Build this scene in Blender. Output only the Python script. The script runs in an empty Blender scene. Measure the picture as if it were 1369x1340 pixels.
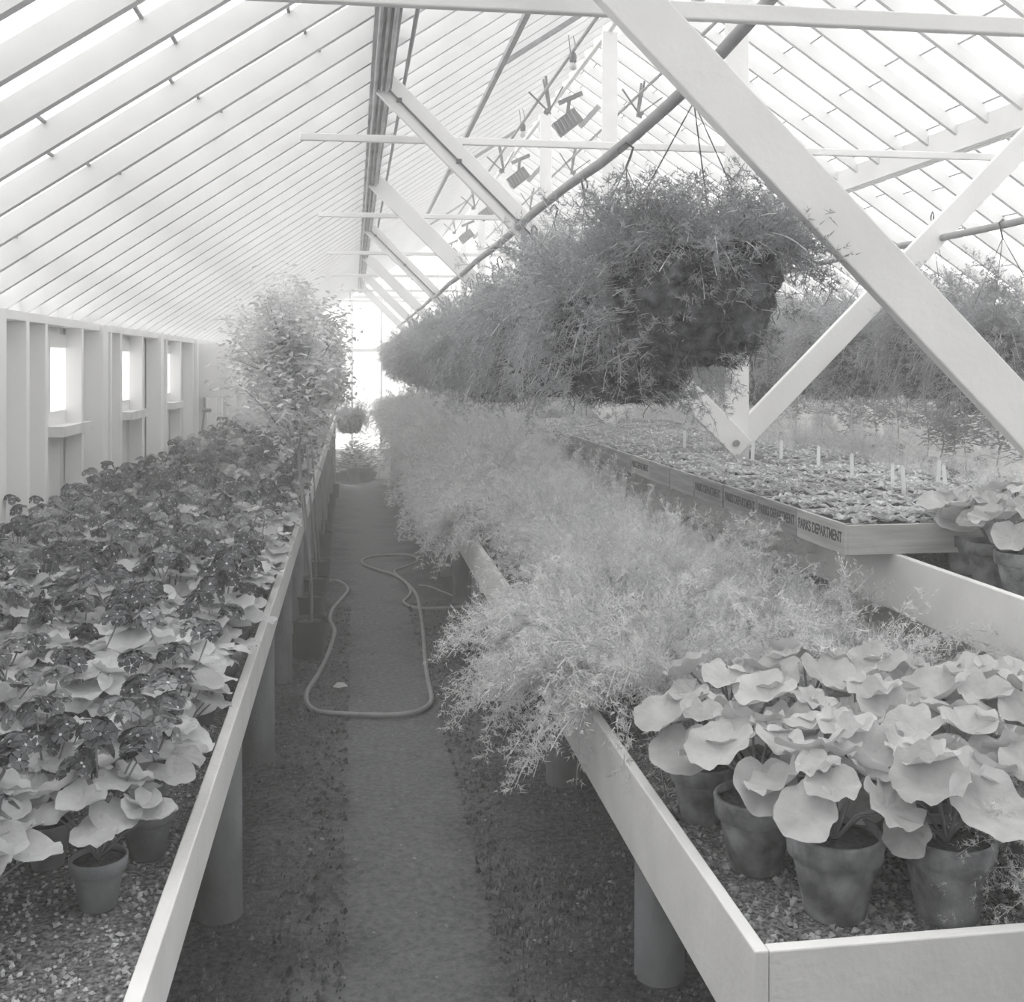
import bpy, math, random
from mathutils import Vector, Matrix, noise
R = random.Random(7)
PI = math.pi

# ------------------------------------------------------------------ camera
F = 1450.0                        # focal length in pixels of the 1369 x 1340 frame
VPX, HY = 472.0, 487.0            # where the house axis (+Y) vanishes; horizon row
CAMZ = 1.55
PSI = math.atan((684.5 - VPX) / F)
cd = bpy.data.cameras.new('camera')
cam = bpy.data.objects.new('camera', cd)
bpy.context.scene.collection.objects.link(cam)
cam.location = (0, 0, CAMZ)
cam.rotation_euler = (PI / 2, 0, -PSI)
cd.sensor_width = 36
cd.sensor_fit = 'HORIZONTAL'
cd.lens = F / 1369 * 36
cd.shift_y = -(670 - HY) / 1369
cd.clip_start = 0.05
cd.clip_end = 300
bpy.context.scene.camera = cam

# ------------------------------------------------------------------ world, sun, exposure
sc = bpy.context.scene
w = bpy.data.worlds.new('sky'); sc.world = w; w.use_nodes = True
bg = w.node_tree.nodes['Background']
bg.inputs['Color'].default_value = (1.0, 0.985, 0.96, 1)
bg.inputs['Strength'].default_value = 1.25
sd = bpy.data.lights.new('sun', 'SUN'); sd.energy = 2.4; sd.angle = math.radians(3.0)
sun = bpy.data.objects.new('sun', sd); sc.collection.objects.link(sun)
sun.rotation_euler = (math.radians(-38), math.radians(22), 0)
sc.view_settings.view_transform = 'Standard'
sc.view_settings.look = 'None'
sc.view_settings.gamma = 1
sc.view_settings.use_curve_mapping = False
sc.view_settings.exposure = 0.92
sc.cycles.max_bounces = 10
sc.cycles.diffuse_bounces = 5
sc.cycles.transparent_max_bounces = 12
sc.cycles.volume_bounces = 1
sc.cycles.use_denoising = True

# ------------------------------------------------------------------ placing helpers
cP, sP = math.cos(PSI), math.sin(PSI)
def at(px, py, X=None, Y=None, Z=None):
    """world point seen at pixel (px, py) on the plane X=, Y= or Z="""
    u = (px - 684.5) / F; v = (HY - py) / F
    d = Vector((u * cP + sP, -u * sP + cP, v))
    if X is not None: t = X / d.x
    elif Y is not None: t = Y / d.y
    else: t = (Z - CAMZ) / d.z
    return Vector((0, 0, CAMZ)) + d * t
FS0, FSL = 4.0, 0.044
def fz(y): return -max(0.0, y - FS0) * FSL
def floor_at(px, py):
    z = 0.0
    for _ in range(30):
        p = at(px, py, Z=z); z = 0.5 * z + 0.5 * fz(min(p.y, 24))
    return Vector((p.x, p.y, fz(p.y)))

# house geometry (metres; x across, y away from the camera, z up)
XL, XR, XM = -1.75, 6.04, 2.145
EZ, RZ = 1.82, 4.42
TS = 3.07
T0 = at(985, 300, X=XM).y
YB, YE = -2.0, 22.6
def roofz(x): return EZ + 0.667 * (x - XL) if x <= XM else EZ + 0.667 * (XR - x)

# ------------------------------------------------------------------ object helpers
COL = sc.collection
def tag(o, label=None, cat=None, group=None, kind=None):
    if label: o['label'] = label
    if cat: o['category'] = cat
    if group: o['group'] = group
    if kind: o['kind'] = kind
    return o
def empty(name, loc=(0, 0, 0), rz=0):
    o = bpy.data.objects.new(name, None); COL.objects.link(o)
    o.location = loc; o.rotation_euler = (0, 0, rz); o.empty_display_size = .05
    return o
def kids(o): return [c for c in KIDS.get(o.name, [])]
KIDS = {}
def adopt(o, p):
    o.parent = p; KIDS.setdefault(p.name, []).append(o)
def copy_tree(o, parent=None):
    c = o.copy(); COL.objects.link(c)
    if parent: adopt(c, parent)
    for k in kids(o): copy_tree(k, c)
    return c
class MB:
    def __init__(s): s.v = []; s.f = []; s.m = []; s.cur = 0
    def add(s, vs, fs):
        n = len(s.v); s.v.extend([tuple(p) for p in vs])
        s.f.extend([tuple(i + n for i in f) for f in fs]); s.m.extend([s.cur] * len(fs))
    def box(s, x0, x1, y0, y1, z0, z1):
        s.add([(x0,y0,z0),(x1,y0,z0),(x1,y1,z0),(x0,y1,z0),(x0,y0,z1),(x1,y0,z1),(x1,y1,z1),(x0,y1,z1)],
              [(0,3,2,1),(4,5,6,7),(0,1,5,4),(1,2,6,5),(2,3,7,6),(3,0,4,7)])
    def bar(s, a, b, wid, thick, ref=(0, 1, 0)):
        """bar a->b, 'thick' along ref, 'wid' across"""
        a, b = Vector(a), Vector(b); d = (b - a).normalized(); r = Vector(ref)
        r = (r - d * r.dot(d)).normalized(); u = d.cross(r).normalized()
        vs = [p + u * (sx * wid / 2) + r * (sy * thick / 2) for p in (a, b) for sx, sy in ((-1,-1),(1,-1),(1,1),(-1,1))]
        s.add(vs, [(3,2,1,0),(4,5,6,7),(0,1,5,4),(1,2,6,5),(2,3,7,6),(3,0,4,7)])
    def tube(s, pts, r, n=6, caps=True):
        pts = [Vector(p) for p in pts]; rings = []
        rr = r if isinstance(r, (list, tuple)) else [r] * len(pts)
        prev = None
        for i, p in enumerate(pts):
            d = (pts[min(i+1, len(pts)-1)] - pts[max(i-1, 0)])
            d = d.normalized() if d.length > 1e-9 else Vector((0,0,1))
            if prev is None:
                prev = Vector((0,0,1)) if abs(d.z) < .9 else Vector((1,0,0))
            u = (prev - d * prev.dot(d)).normalized(); prev = u; q = d.cross(u)
            rings.append([p + (u * math.cos(2*PI*k/n) + q * math.sin(2*PI*k/n)) * rr[i] for k in range(n)])
        vs = [p for ring in rings for p in ring]; fs = []
        for i in range(len(pts) - 1):
            for k in range(n):
                a = i*n + k; b = i*n + (k+1) % n
                fs.append((a, b, b + n, a + n))
        if caps:
            fs.append(tuple(range(n - 1, -1, -1))); fs.append(tuple(range((len(pts)-1)*n, len(pts)*n)))
        s.add(vs, fs)
    def lathe(s, prof, n=28, c=(0,0,0), wob=0):
        vs = []; fs = []
        for r, z in prof:
            for k in range(n):
                a = 2*PI*k/n
                rr = r * (1 + (wob * noise.noise(Vector((math.cos(a)*3, math.sin(a)*3, z*25))) if wob else 0))
                vs.append((c[0] + rr*math.cos(a), c[1] + rr*math.sin(a), c[2] + z))
        for i in range(len(prof) - 1):
            for k in range(n):
                a = i*n + k; b = i*n + (k+1) % n
                fs.append((a, b, b+n, a+n))
        if prof[0][0] > 1e-5: fs.append(tuple(range(n - 1, -1, -1)))
        s.add(vs, fs)
    def build(s, name, mats, parent=None, smooth=False):
        me = bpy.data.meshes.new(name); me.from_pydata(s.v, [], s.f)
        if not isinstance(mats, (list, tuple)): mats = [mats]
        for m in mats: me.materials.append(m)
        if len(mats) > 1: me.polygons.foreach_set('material_index', s.m)
        if smooth: me.polygons.foreach_set('use_smooth', [True] * len(s.f))
        me.update()
        o = bpy.data.objects.new(name, me); COL.objects.link(o)
        if parent: adopt(o, parent)
        return o
def bevel(o, wdt=.004):
    m = o.modifiers.new('bevel', 'BEVEL'); m.width = wdt; m.segments = 2; m.limit_method = 'ANGLE'
    return o

# ------------------------------------------------------------------ materials
def g(v, blue=.0):
    return (v * (1 - blue * .6), v, v * (1 + blue), 1)
def mat(name, v1, v2=None, scale=8, rough=.7, bump=0, bscale=40, blue=.02, trans=0, stretch=None, objrand=0, spec=.3, detail=4, veins=None):
    m = bpy.data.materials.new(name); m.use_nodes = True; nt = m.node_tree; N = nt.nodes; L = nt.links
    b = N['Principled BSDF']; b.inputs['Roughness'].default_value = rough
    b.inputs['Specular IOR Level'].default_value = spec
    tc = N.new('ShaderNodeTexCoord'); mp = N.new('ShaderNodeMapping'); L.new(tc.outputs['Object'], mp.inputs[0])
    if stretch: mp.inputs['Scale'].default_value = stretch
    col = None
    if v2 is not None:
        nz = N.new('ShaderNodeTexNoise'); nz.inputs['Scale'].default_value = scale; nz.inputs['Detail'].default_value = detail
        L.new(mp.outputs[0], nz.inputs['Vector'])
        cr = N.new('ShaderNodeValToRGB'); L.new(nz.outputs['Fac'], cr.inputs[0])
        cr.color_ramp.elements[0].position = .35; cr.color_ramp.elements[1].position = .65
        cr.color_ramp.elements[0].color = g(v1, blue); cr.color_ramp.elements[1].color = g(v2, blue)
        col = cr.outputs[0]
    else:
        rgb = N.new('ShaderNodeRGB'); rgb.outputs[0].default_value = g(v1, blue); col = rgb.outputs[0]
    if objrand:
        oi = N.new('ShaderNodeObjectInfo'); mr = N.new('ShaderNodeMapRange')
        mr.inputs['To Min'].default_value = 1 - objrand; mr.inputs['To Max'].default_value = 1 + objrand
        L.new(oi.outputs['Random'], mr.inputs['Value'])
        vm = N.new('ShaderNodeVectorMath'); vm.operation = 'SCALE'
        L.new(col, vm.inputs[0]); L.new(mr.outputs[0], vm.inputs['Scale']); col = vm.outputs[0]
    L.new(col, b.inputs['Base Color'])
    if bump:
        bn = N.new('ShaderNodeTexNoise'); bn.inputs['Scale'].default_value = bscale; bn.inputs['Detail'].default_value = 3
        L.new(mp.outputs[0], bn.inputs['Vector'])
        bp = N.new('ShaderNodeBump'); bp.inputs['Strength'].default_value = bump; bp.inputs['Distance'].default_value = .01
        L.new(bn.outputs['Fac'], bp.inputs['Height']); L.new(bp.outputs[0], b.inputs['Normal'])
    if trans:
        tr = N.new('ShaderNodeBsdfTranslucent'); mx = N.new('ShaderNodeMixShader'); mx.inputs[0].default_value = trans
        L.new(col, tr.inputs['Color']); L.new(b.outputs[0], mx.inputs[1]); L.new(tr.outputs[0], mx.inputs[2])
        L.new(mx.outputs[0], N['Material Output'].inputs['Surface'])
    return m
M = {}
M['paint'] = mat('white_paint', .82, .89, 3, .55, .15, 30, .0, stretch=(1, 1, 1))
M['paint_old'] = mat('weathered_white_paint', .68, .8, 5, .65, .25, 40, .0)
M['rail'] = mat('white_rail_paint', .74, .82, 6, .5, .2, 50, .0)
M['rafter'] = mat('rafter_paint', .68, .77, 2.5, .6, .1, 30, .01)
M['wallpaint'] = mat('wall_paint', .87, .91, 2, .6, .12, 20, .0, stretch=(1, 6, .6))
M['purlin'] = mat('stained_purlin', .30, .58, 7, .7, .3, 50, .02, stretch=(8, .6, 8))
M['conduit'] = mat('conduit_metal', .42, .6, 9, .5, .1, 50, .02, stretch=(1, .5, 1))
M['pipe'] = mat('grey_pipe', .30, .38, 10, .5, .1, 60, .02)
M['darkmetal'] = mat('dark_metal', .10, .16, 20, .5, .2, 60, .06)
M['midmetal'] = mat('mid_metal', .28, .36, 20, .5, .2, 60, .03)
M['concrete'] = mat('cement_leg', .14, .25, 6, .85, .4, 70, .05, stretch=(1, 1, .6))
M['terra'] = mat('terracotta', .16, .28, 9, .85, .25, 60, .05, objrand=.2)
M['terra_front'] = mat('limed_terracotta', .11, .38, 16, .85, .5, 60, .04, objrand=.15)
M['plastic'] = mat('black_plastic', .04, .06, 10, .5, .05, 60, .12)
M['soil'] = mat('potting_soil', .03, .08, 90, .95, .8, 120, .06)
M['wood'] = mat('flat_wood', .26, .40, 7, .75, .2, 60, .02, stretch=(.6, .6, 9), objrand=.15)
M['woodpale'] = mat('pale_flat_wood', .42, .56, 7, .7, .2, 60, .0, stretch=(.6, .6, 9))
M['ink'] = mat('stencil_ink', .05, .12, 60, .8, 0, 40, .03)
M['stick'] = mat('label_stick', .75, .85, 8, .6)
M['leaf'] = mat('primrose_leaf', .44, .66, 14, .55, .35, 90, .02, trans=.3, objrand=.18)
M['leafbig'] = mat('broad_leaf', .47, .64, 12, .55, .4, 80, .01, trans=.25, objrand=.12)
M['leafpale'] = mat('pale_tree_leaf', .5, .9, 5, .5, 0, 40, .01, trans=.35, objrand=.15)
M['leafdark'] = mat('shrub_leaf', .14, .30, 10, .5, 0, 40, .04, trans=.25, objrand=.15)
M['petal_dark'] = mat('dark_petal', .06, .15, 40, .6, 0, 40, .08, trans=.2, objrand=.25)
M['petal_mid'] = mat('grey_petal', .22, .32, 40, .6, 0, 40, .04, trans=.25, objrand=.2)
M['petal_pale'] = mat('pale_petal', .42, .62, 40, .6, 0, 40, .0, trans=.25, objrand=.1)
M['eye'] = mat('pale_eye', .5, .65, 10, .6)
M['stem'] = mat('green_stem', .20, .30, 20, .6, 0, 40, .02)
M['bark'] = mat('grey_bark', .22, .36, 20, .8, .3, 60, .02, stretch=(1, 1, .2))
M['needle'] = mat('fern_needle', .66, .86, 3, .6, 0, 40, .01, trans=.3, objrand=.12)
M['needle_backlit'] = mat('backlit_fern_needle', .30, .52, 4, .6, 0, 40, .04, trans=.25, objrand=.15)  # same fern in the hanging baskets, backlit shade put into a darker colour
M['fstem'] = mat('fern_stem', .5, .62, 20, .6)
M['moss'] = mat('dark_moss', .035, .19, 26, .95, .9, 90, .07)
M['wire'] = mat('rusty_wire', .08, .18, 30, .6)
M['hose'] = mat('rubber_hose', .30, .38, 20, .5, 0, 40, .02)
M['gravel'] = mat('gravel_base', .06, .30, 130, .9, .9, 130, .02)
M['stone'] = mat('gravel_stone', .12, .52, 22, .85, .3, 90, .02)
M['stone_pale'] = mat('pale_gravel_stone', .30, .75, 22, .85, .3, 90, .02)
M['crumb'] = mat('soil_crumb', .03, .22, 22, .95, .3, 90, .05)

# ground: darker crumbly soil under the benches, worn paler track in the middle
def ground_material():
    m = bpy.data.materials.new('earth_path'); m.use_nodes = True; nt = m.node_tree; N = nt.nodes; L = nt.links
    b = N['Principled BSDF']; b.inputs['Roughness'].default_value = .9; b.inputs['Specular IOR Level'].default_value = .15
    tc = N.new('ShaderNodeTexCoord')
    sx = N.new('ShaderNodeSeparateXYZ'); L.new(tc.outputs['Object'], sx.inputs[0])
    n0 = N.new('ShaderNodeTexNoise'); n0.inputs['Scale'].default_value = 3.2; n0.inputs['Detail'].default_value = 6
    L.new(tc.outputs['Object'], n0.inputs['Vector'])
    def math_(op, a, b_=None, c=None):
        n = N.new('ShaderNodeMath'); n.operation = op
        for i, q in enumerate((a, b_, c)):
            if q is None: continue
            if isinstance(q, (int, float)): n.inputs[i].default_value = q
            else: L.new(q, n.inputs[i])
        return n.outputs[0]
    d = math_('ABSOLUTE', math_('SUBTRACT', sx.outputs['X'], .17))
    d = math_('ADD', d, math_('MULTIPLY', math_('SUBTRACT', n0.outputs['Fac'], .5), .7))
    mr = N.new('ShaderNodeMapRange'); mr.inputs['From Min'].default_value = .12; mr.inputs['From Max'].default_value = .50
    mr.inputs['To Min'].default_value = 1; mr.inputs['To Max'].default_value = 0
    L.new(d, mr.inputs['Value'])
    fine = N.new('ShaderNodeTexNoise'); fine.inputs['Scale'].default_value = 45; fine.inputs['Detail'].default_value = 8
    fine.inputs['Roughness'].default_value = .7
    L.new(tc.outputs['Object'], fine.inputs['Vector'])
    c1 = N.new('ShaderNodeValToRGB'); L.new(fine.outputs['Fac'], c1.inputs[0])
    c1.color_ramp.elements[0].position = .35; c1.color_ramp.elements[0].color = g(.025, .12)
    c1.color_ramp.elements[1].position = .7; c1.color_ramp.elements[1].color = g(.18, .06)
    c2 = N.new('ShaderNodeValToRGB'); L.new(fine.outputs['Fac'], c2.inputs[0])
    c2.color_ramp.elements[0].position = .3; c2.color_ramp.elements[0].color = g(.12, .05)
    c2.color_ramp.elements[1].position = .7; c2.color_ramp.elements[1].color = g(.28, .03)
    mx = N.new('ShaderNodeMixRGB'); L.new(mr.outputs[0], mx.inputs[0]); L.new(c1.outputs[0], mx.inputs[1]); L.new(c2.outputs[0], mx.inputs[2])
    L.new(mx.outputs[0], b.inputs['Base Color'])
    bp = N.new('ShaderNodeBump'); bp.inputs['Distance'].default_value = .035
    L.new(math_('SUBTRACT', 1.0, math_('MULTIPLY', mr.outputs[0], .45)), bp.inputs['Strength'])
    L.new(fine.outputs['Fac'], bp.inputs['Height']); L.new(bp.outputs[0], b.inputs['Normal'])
    return m
M['ground'] = ground_material()

def glass_material(name, clear, v=.95):
    m = bpy.data.materials.new(name); m.use_nodes = True; nt = m.node_tree; N = nt.nodes; L = nt.links
    N.remove(N['Principled BSDF'])
    t = N.new('ShaderNodeBsdfTransparent'); t.inputs[0].default_value = (.965, .965, .96, 1)
    tl = N.new('ShaderNodeBsdfTranslucent'); tl.inputs[0].default_value = (v, v, v, 1)
    df = N.new('ShaderNodeBsdfDiffuse'); df.inputs[0].default_value = (.8, .8, .8, 1)
    nz = N.new('ShaderNodeTexNoise'); nz.inputs['Scale'].default_value = 14; nz.inputs['Detail'].default_value = 5
    tc = N.new('ShaderNodeTexCoord'); L.new(tc.outputs['Object'], nz.inputs['Vector'])
    mr = N.new('ShaderNodeMapRange'); mr.inputs['To Min'].default_value = clear - .12; mr.inputs['To Max'].default_value = clear + .12
    L.new(nz.outputs['Fac'], mr.inputs['Value'])
    m1 = N.new('ShaderNodeMixShader'); m1.inputs[0].default_value = .22
    L.new(tl.outputs[0], m1.inputs[1]); L.new(df.outputs[0], m1.inputs[2])
    m2 = N.new('ShaderNodeMixShader'); L.new(mr.outputs[0], m2.inputs[0])
    L.new(m1.outputs[0], m2.inputs[1]); L.new(t.outputs[0], m2.inputs[2])
    L.new(m2.outputs[0], N['Material Output'].inputs['Surface'])
    return m
M['glass'] = glass_material('whitewashed_glass', .22, .93)
M['sideglass'] = glass_material('side_glass', .3, .93)
M['clear'] = glass_material('clear_glass', .86)

# ------------------------------------------------------------------ floor
fb = MB()
nx, ny = 40, 100
x0, x1 = XL - .1, XR + .1
for j in range(ny + 1):
    y = YB + (YE + .2 - YB) * j / ny
    for i in range(nx + 1):
        x = x0 + (x1 - x0) * i / nx
        z = fz(y) + .012 * noise.noise(Vector((x * 2.1, y * 2.1, 0))) - (.012 if abs(x - .17) < .35 else 0)
        fb.v.append((x, y, z))
for j in range(ny):
    for i in range(nx):
        a = j * (nx + 1) + i
        fb.f.append((a, a + 1, a + nx + 2, a + nx + 1)); fb.m.append(0)
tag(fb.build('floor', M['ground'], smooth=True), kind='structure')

# ------------------------------------------------------------------ roof: glazing and rafters
YP = at(5, 415, X=XL).y          # one rafter meets the eave here
RS = 0.37
rk0 = math.ceil((YB - YP) / RS); rk1 = math.floor((YE - YP) / RS)
sl = math.hypot(XM - XL, RZ - EZ)
def glazing(name, xa, xb):
    mb = MB(); lb = MB()
    n = 9
    def P(t, y, up): 
        x = xa + (xb - xa) * t; return (x, y, roofz(x) + up)
    for k in range(rk0, rk1):
        ya, yb = YP + k * RS + .004, YP + (k + 1) * RS - .004
        off = .06 + .03 * ((k * 37) % 5) / 5
        ts = [0] + [min(1, off + i / n) for i in range(n)] + [1]
        for i in range(len(ts) - 1):
            if ts[i+1] - ts[i] < 1e-3: continue
            u0, u1 = .108, .108
            a = [P(ts[i], ya, u0 + .006), P(ts[i], yb, u0 + .006), P(ts[i+1], yb, u1), P(ts[i+1], ya, u1)]
            b = [(p[0], p[1], p[2] + .004) for p in a]
            mb.add(a + b, [(0,1,2,3),(7,6,5,4)])
            if 0 < i:
                q = P(ts[i], ya, .102); r = P(ts[i], yb, .102)
                lb.bar((q[0], q[1], q[2]), (r[0], r[1], r[2]), .012, .010, ref=(0, 0, 1))
    o = tag(mb.build(name, M['glass']), kind='structure')
    lb.build('lap_bar', M['midmetal'], o)
    return o
glazing('ceiling_left', XL - .05, XM)
glazing('ceiling_right', XR + .05, XM)
def rafter_mesh(xa, xb):
    mb = MB()
    za, zb = roofz(xa), roofz(xb)
    if xa < XM: za = EZ + .667 * (xa - XL)
    else: za = EZ + .667 * (XR - xa)
    h = .105
    mb.add([(xa, -.018, za), (xb, -.018, zb), (xb, .018, zb), (xa, .018, za),
            (xa, -.018, za + h), (xb, -.018, zb + h), (xb, .018, zb + h), (xa, .018, za + h)],
           [(0,3,2,1),(4,5,6,7),(0,1,5,4),(1,2,6,5),(2,3,7,6),(3,0,4,7)])
    return mb
for side, xa in (('left', XL - .05), ('right', XR + .05)):
    src = rafter_mesh(xa, XM).build('rafter', M['rafter'])
    for k in range(rk0, rk1 + 1):
        o = src if k == rk0 else src.copy()
        if k != rk0: COL.objects.link(o)
        o.location = (0, YP + k * RS, 0)
        tag(o, kind='structure', group='rafters under the %s roof slope' % side)
rb = MB(); rb.box(XM - .02, XM + .02, YB, YE, RZ - .06, RZ + .13)
tag(rb.build('trim_ridge', M['paint']), kind='structure')
for nm, x in (('trim_eave_left', XL), ('trim_eave_right', XR)):
    sg = 1 if x < XM else -1
    e = MB(); e.box(min(x - sg * .06, x + sg * .10), max(x - sg * .06, x + sg * .10), YB, YE, EZ - .05, EZ - .005)
    e.box(min(x - sg * .06, x - sg * .02), max(x - sg * .06, x - sg * .02), YB, YE, EZ - .01, EZ + .09)
    tag(e.build(nm, M['paint']), kind='structure')

# ------------------------------------------------------------------ side walls
def side_wall(name, x, sg, wins, z0):
    """vertical boards on the outside; openings where windows sit"""
    mb = MB()
    zs, zh = 1.19, 1.73
    edges = [YB]
    def board(ya, yb, za, zb):
        n = max(1, round((yb - ya) / .14)); d = (yb - ya) / n
        for i in range(n):
            xx = sorted((x - sg * .035, x - sg * (.010 if i % 2 else .014)))
            mb.box(xx[0], xx[1], ya + i * d + .002, ya + (i + 1) * d - .002, za, zb)
        xx = sorted((x - sg * .05, x - sg * .034)); mb.box(xx[0], xx[1], ya, yb, za, zb)
    y = YB
    for a, b in wins:
        board(y, a, z0, EZ - .05); board(a, b, z0, zs); board(a, b, zh, EZ - .05); y = b
    board(y, YE, z0, EZ - .05)
    return tag(mb.build(name, M['wallpaint']), kind='structure')
PER = 1.93
w1a = at(62, 520, X=XL + .02).y; w1b = w1a + .72
winsL = [(w1a + PER * k, w1b + PER * k) for k in range(-3, 8)]
winsR = [(1.0 + PER * k, 1.0 + .8 + PER * k) for k in range(11)]
wl = side_wall('wall_left', XL, 1, winsL, fz(YE) - .1)
wr = side_wall('wall_right', XR, -1, winsR, fz(YE) - .1)
n = 0
for wins, x, sg in ((winsL, XL, 1), (winsR, XR, -1)):
    for a, b in wins:
        if a > YE - .8: continue
        n += 1
        fr = MB()
        def bx(xa, xb, *r): fr.box(min(xa, xb), max(xa, xb), *r)
        xo, xi = x - sg * .045, x + sg * .005
        bx(xo, xi, a, a + .14, 1.19, 1.73); bx(xo, xi, b - .12, b, 1.19, 1.73)
        bx(xo, xi, a + .14, b - .12, 1.65, 1.73); bx(xo, xi, a + .14, b - .12, 1.19, 1.27)
        wf = tag(fr.build('window_%d' % n, M['paint']), kind='structure')
        pn = MB(); pn.box(min(xo + sg * .018, xo + sg * .022), max(xo + sg * .018, xo + sg * .022), a + .135, b - .115, 1.265, 1.655)
        pn.build('pane', M['sideglass'], wf)
        sb = MB(); sb.box(min(x, x + sg * .11), max(x, x + sg * .11), a + .02, b - .02, 1.13, 1.19)
        sb.build('window_sill', M['paint_old'], wf)
# studs: (near face y, depth, width, top overshoot)
studs = []
yA = at(7, 500, X=XL).y; yB_ = at(35, 500, X=XL).y
for k in range(-4, 9):
    o_ = PER * k
    studs += [(yA + o_, .105, .05, 0), (yB_ + o_, .10, .05, 0), (yB_ + .80 + o_, .10, .05, 0)]
    studs.append((at(112, 500, X=XL).y + 2.16 * k, .125, .14, .05))
j = 0
for ya, dp, wd, ov in sorted(studs):
    if ya < YB or ya > YE - .2: continue
    if any(a - wd - .01 < ya < b + .0 for a, b in winsL) and wd > .1: continue
    j += 1
    mb = MB(); mb.box(XL + .001, XL + dp, ya, ya + wd, fz(max(ya, 0)) - .02, EZ - .05 + (.045 if wd > .1 else 0))
    tag(bevel(mb.build('wall_stud' if wd < .1 else 'wall_post', M['wallpaint'])), kind='structure', group='studs of the left wall')
for k in range(0, 24):
    ya = -1 + k * .965
    mb = MB(); mb.box(XR - .10, XR - .001, ya, ya + .05, fz(max(ya, 0)) - .02, EZ - .05)
    tag(mb.build('wall_stud', M['wallpaint']), kind='structure', group='studs of the right wall')

# ------------------------------------------------------------------ far end wall: low solid base, tall glazed bars
zb = fz(YE)
mb = MB(); mb.box(XL - .05, XR + .05, YE, YE + .08, zb - .1, zb + .56)
for k in range(14):
    xx = XL + k * .56; mb.box(xx, xx + .012, YE - .006, YE, zb, zb + .55)
tag(mb.build('wall_far', M['wallpaint']), kind='structure')
mb = MB(); mb.box(XL - .05, XR + .05, YE - .04, YE + .1, zb + .56, zb + .62)
tag(mb.build('trim_far_sill', M['paint']), kind='structure')
xs = [XL, -1.2, -.62, -.02, .58, 1.2, 1.75, 2.145, 2.6, 3.2, 3.8, 4.4, 5.0, 5.55, XR]
fr = MB()
for x in xs: fr.box(x - .022, x + .022, YE + .01, YE + .07, zb + .62, roofz(x) + .05)
for zz in (EZ - .02, 2.9): 
    xa = XL if zz < EZ + .1 else XL + (zz - EZ) / .667; xb = XR if zz < EZ + .1 else XR - (zz - EZ) / .667
    fr.box(xa, xb, YE + .015, YE + .065, zz, zz + .07)
we = tag(fr.build('window_far_gable', M['paint']), kind='structure')
gp = MB(); gp.add([(XL, YE + .04, zb + .6), (XR, YE + .04, zb + .6), (XR, YE + .04, EZ), (XM, YE + .04, RZ), (XL, YE + .04, EZ)], [(0,1,2,3,4)])
gp.build('pane', M['clear'], we)
# unseen near gable, added dark and solid to cut light from behind the camera
mb = MB(); mb.box(XL - .05, XR + .05, YB - .12, YB - .04, -.1, EZ)
tag(mb.build('wall_unseen_near', M['wood']), kind='structure')
gp = MB(); gp.add([(XL, YB - .08, EZ), (XR, YB - .08, EZ), (XM, YB - .08, RZ)], [(0, 1, 2)])
tag(gp.build('wall_unseen_near_gable', M['wood']), kind='structure')

# ------------------------------------------------------------------ trusses, purlins
def px_of(x, y, z):
    xc = x * cP - y * sP; dc = x * sP + y * cP
    return 684.5 + F * xc / dc, HY - F * (z - CAMZ) / dc
ORD = ['nearest', 'second', 'third', 'fourth', 'fifth', 'sixth', 'seventh', 'eighth', 'ninth', 'tenth', 'eleventh', 'twelfth',
       'thirteenth', 'fourteenth', 'fifteenth', 'sixteenth', 'seventeenth', 'eighteenth', 'nineteenth', 'twentieth']
PX, PZ = .145, CAMZ + 1.50      # left purlin
VB = (XM, CAMZ - .46)           # foot of the V
TL = ['white timber roof truss whose broad strut crosses in front of the nearest hanging basket',
      'white timber roof truss with a bolted V foot standing among the seedling flats',
      'white timber roof truss second behind the big near strut, gearbox just behind its post',
      'white timber roof truss third behind the big near strut, over the hanging fern row',
      'white timber roof truss fourth behind the big near strut, pale in the haze',
      'white timber roof truss fifth behind the big near strut, faint against the far gable',
      'white timber roof truss last before the far gable']
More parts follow.
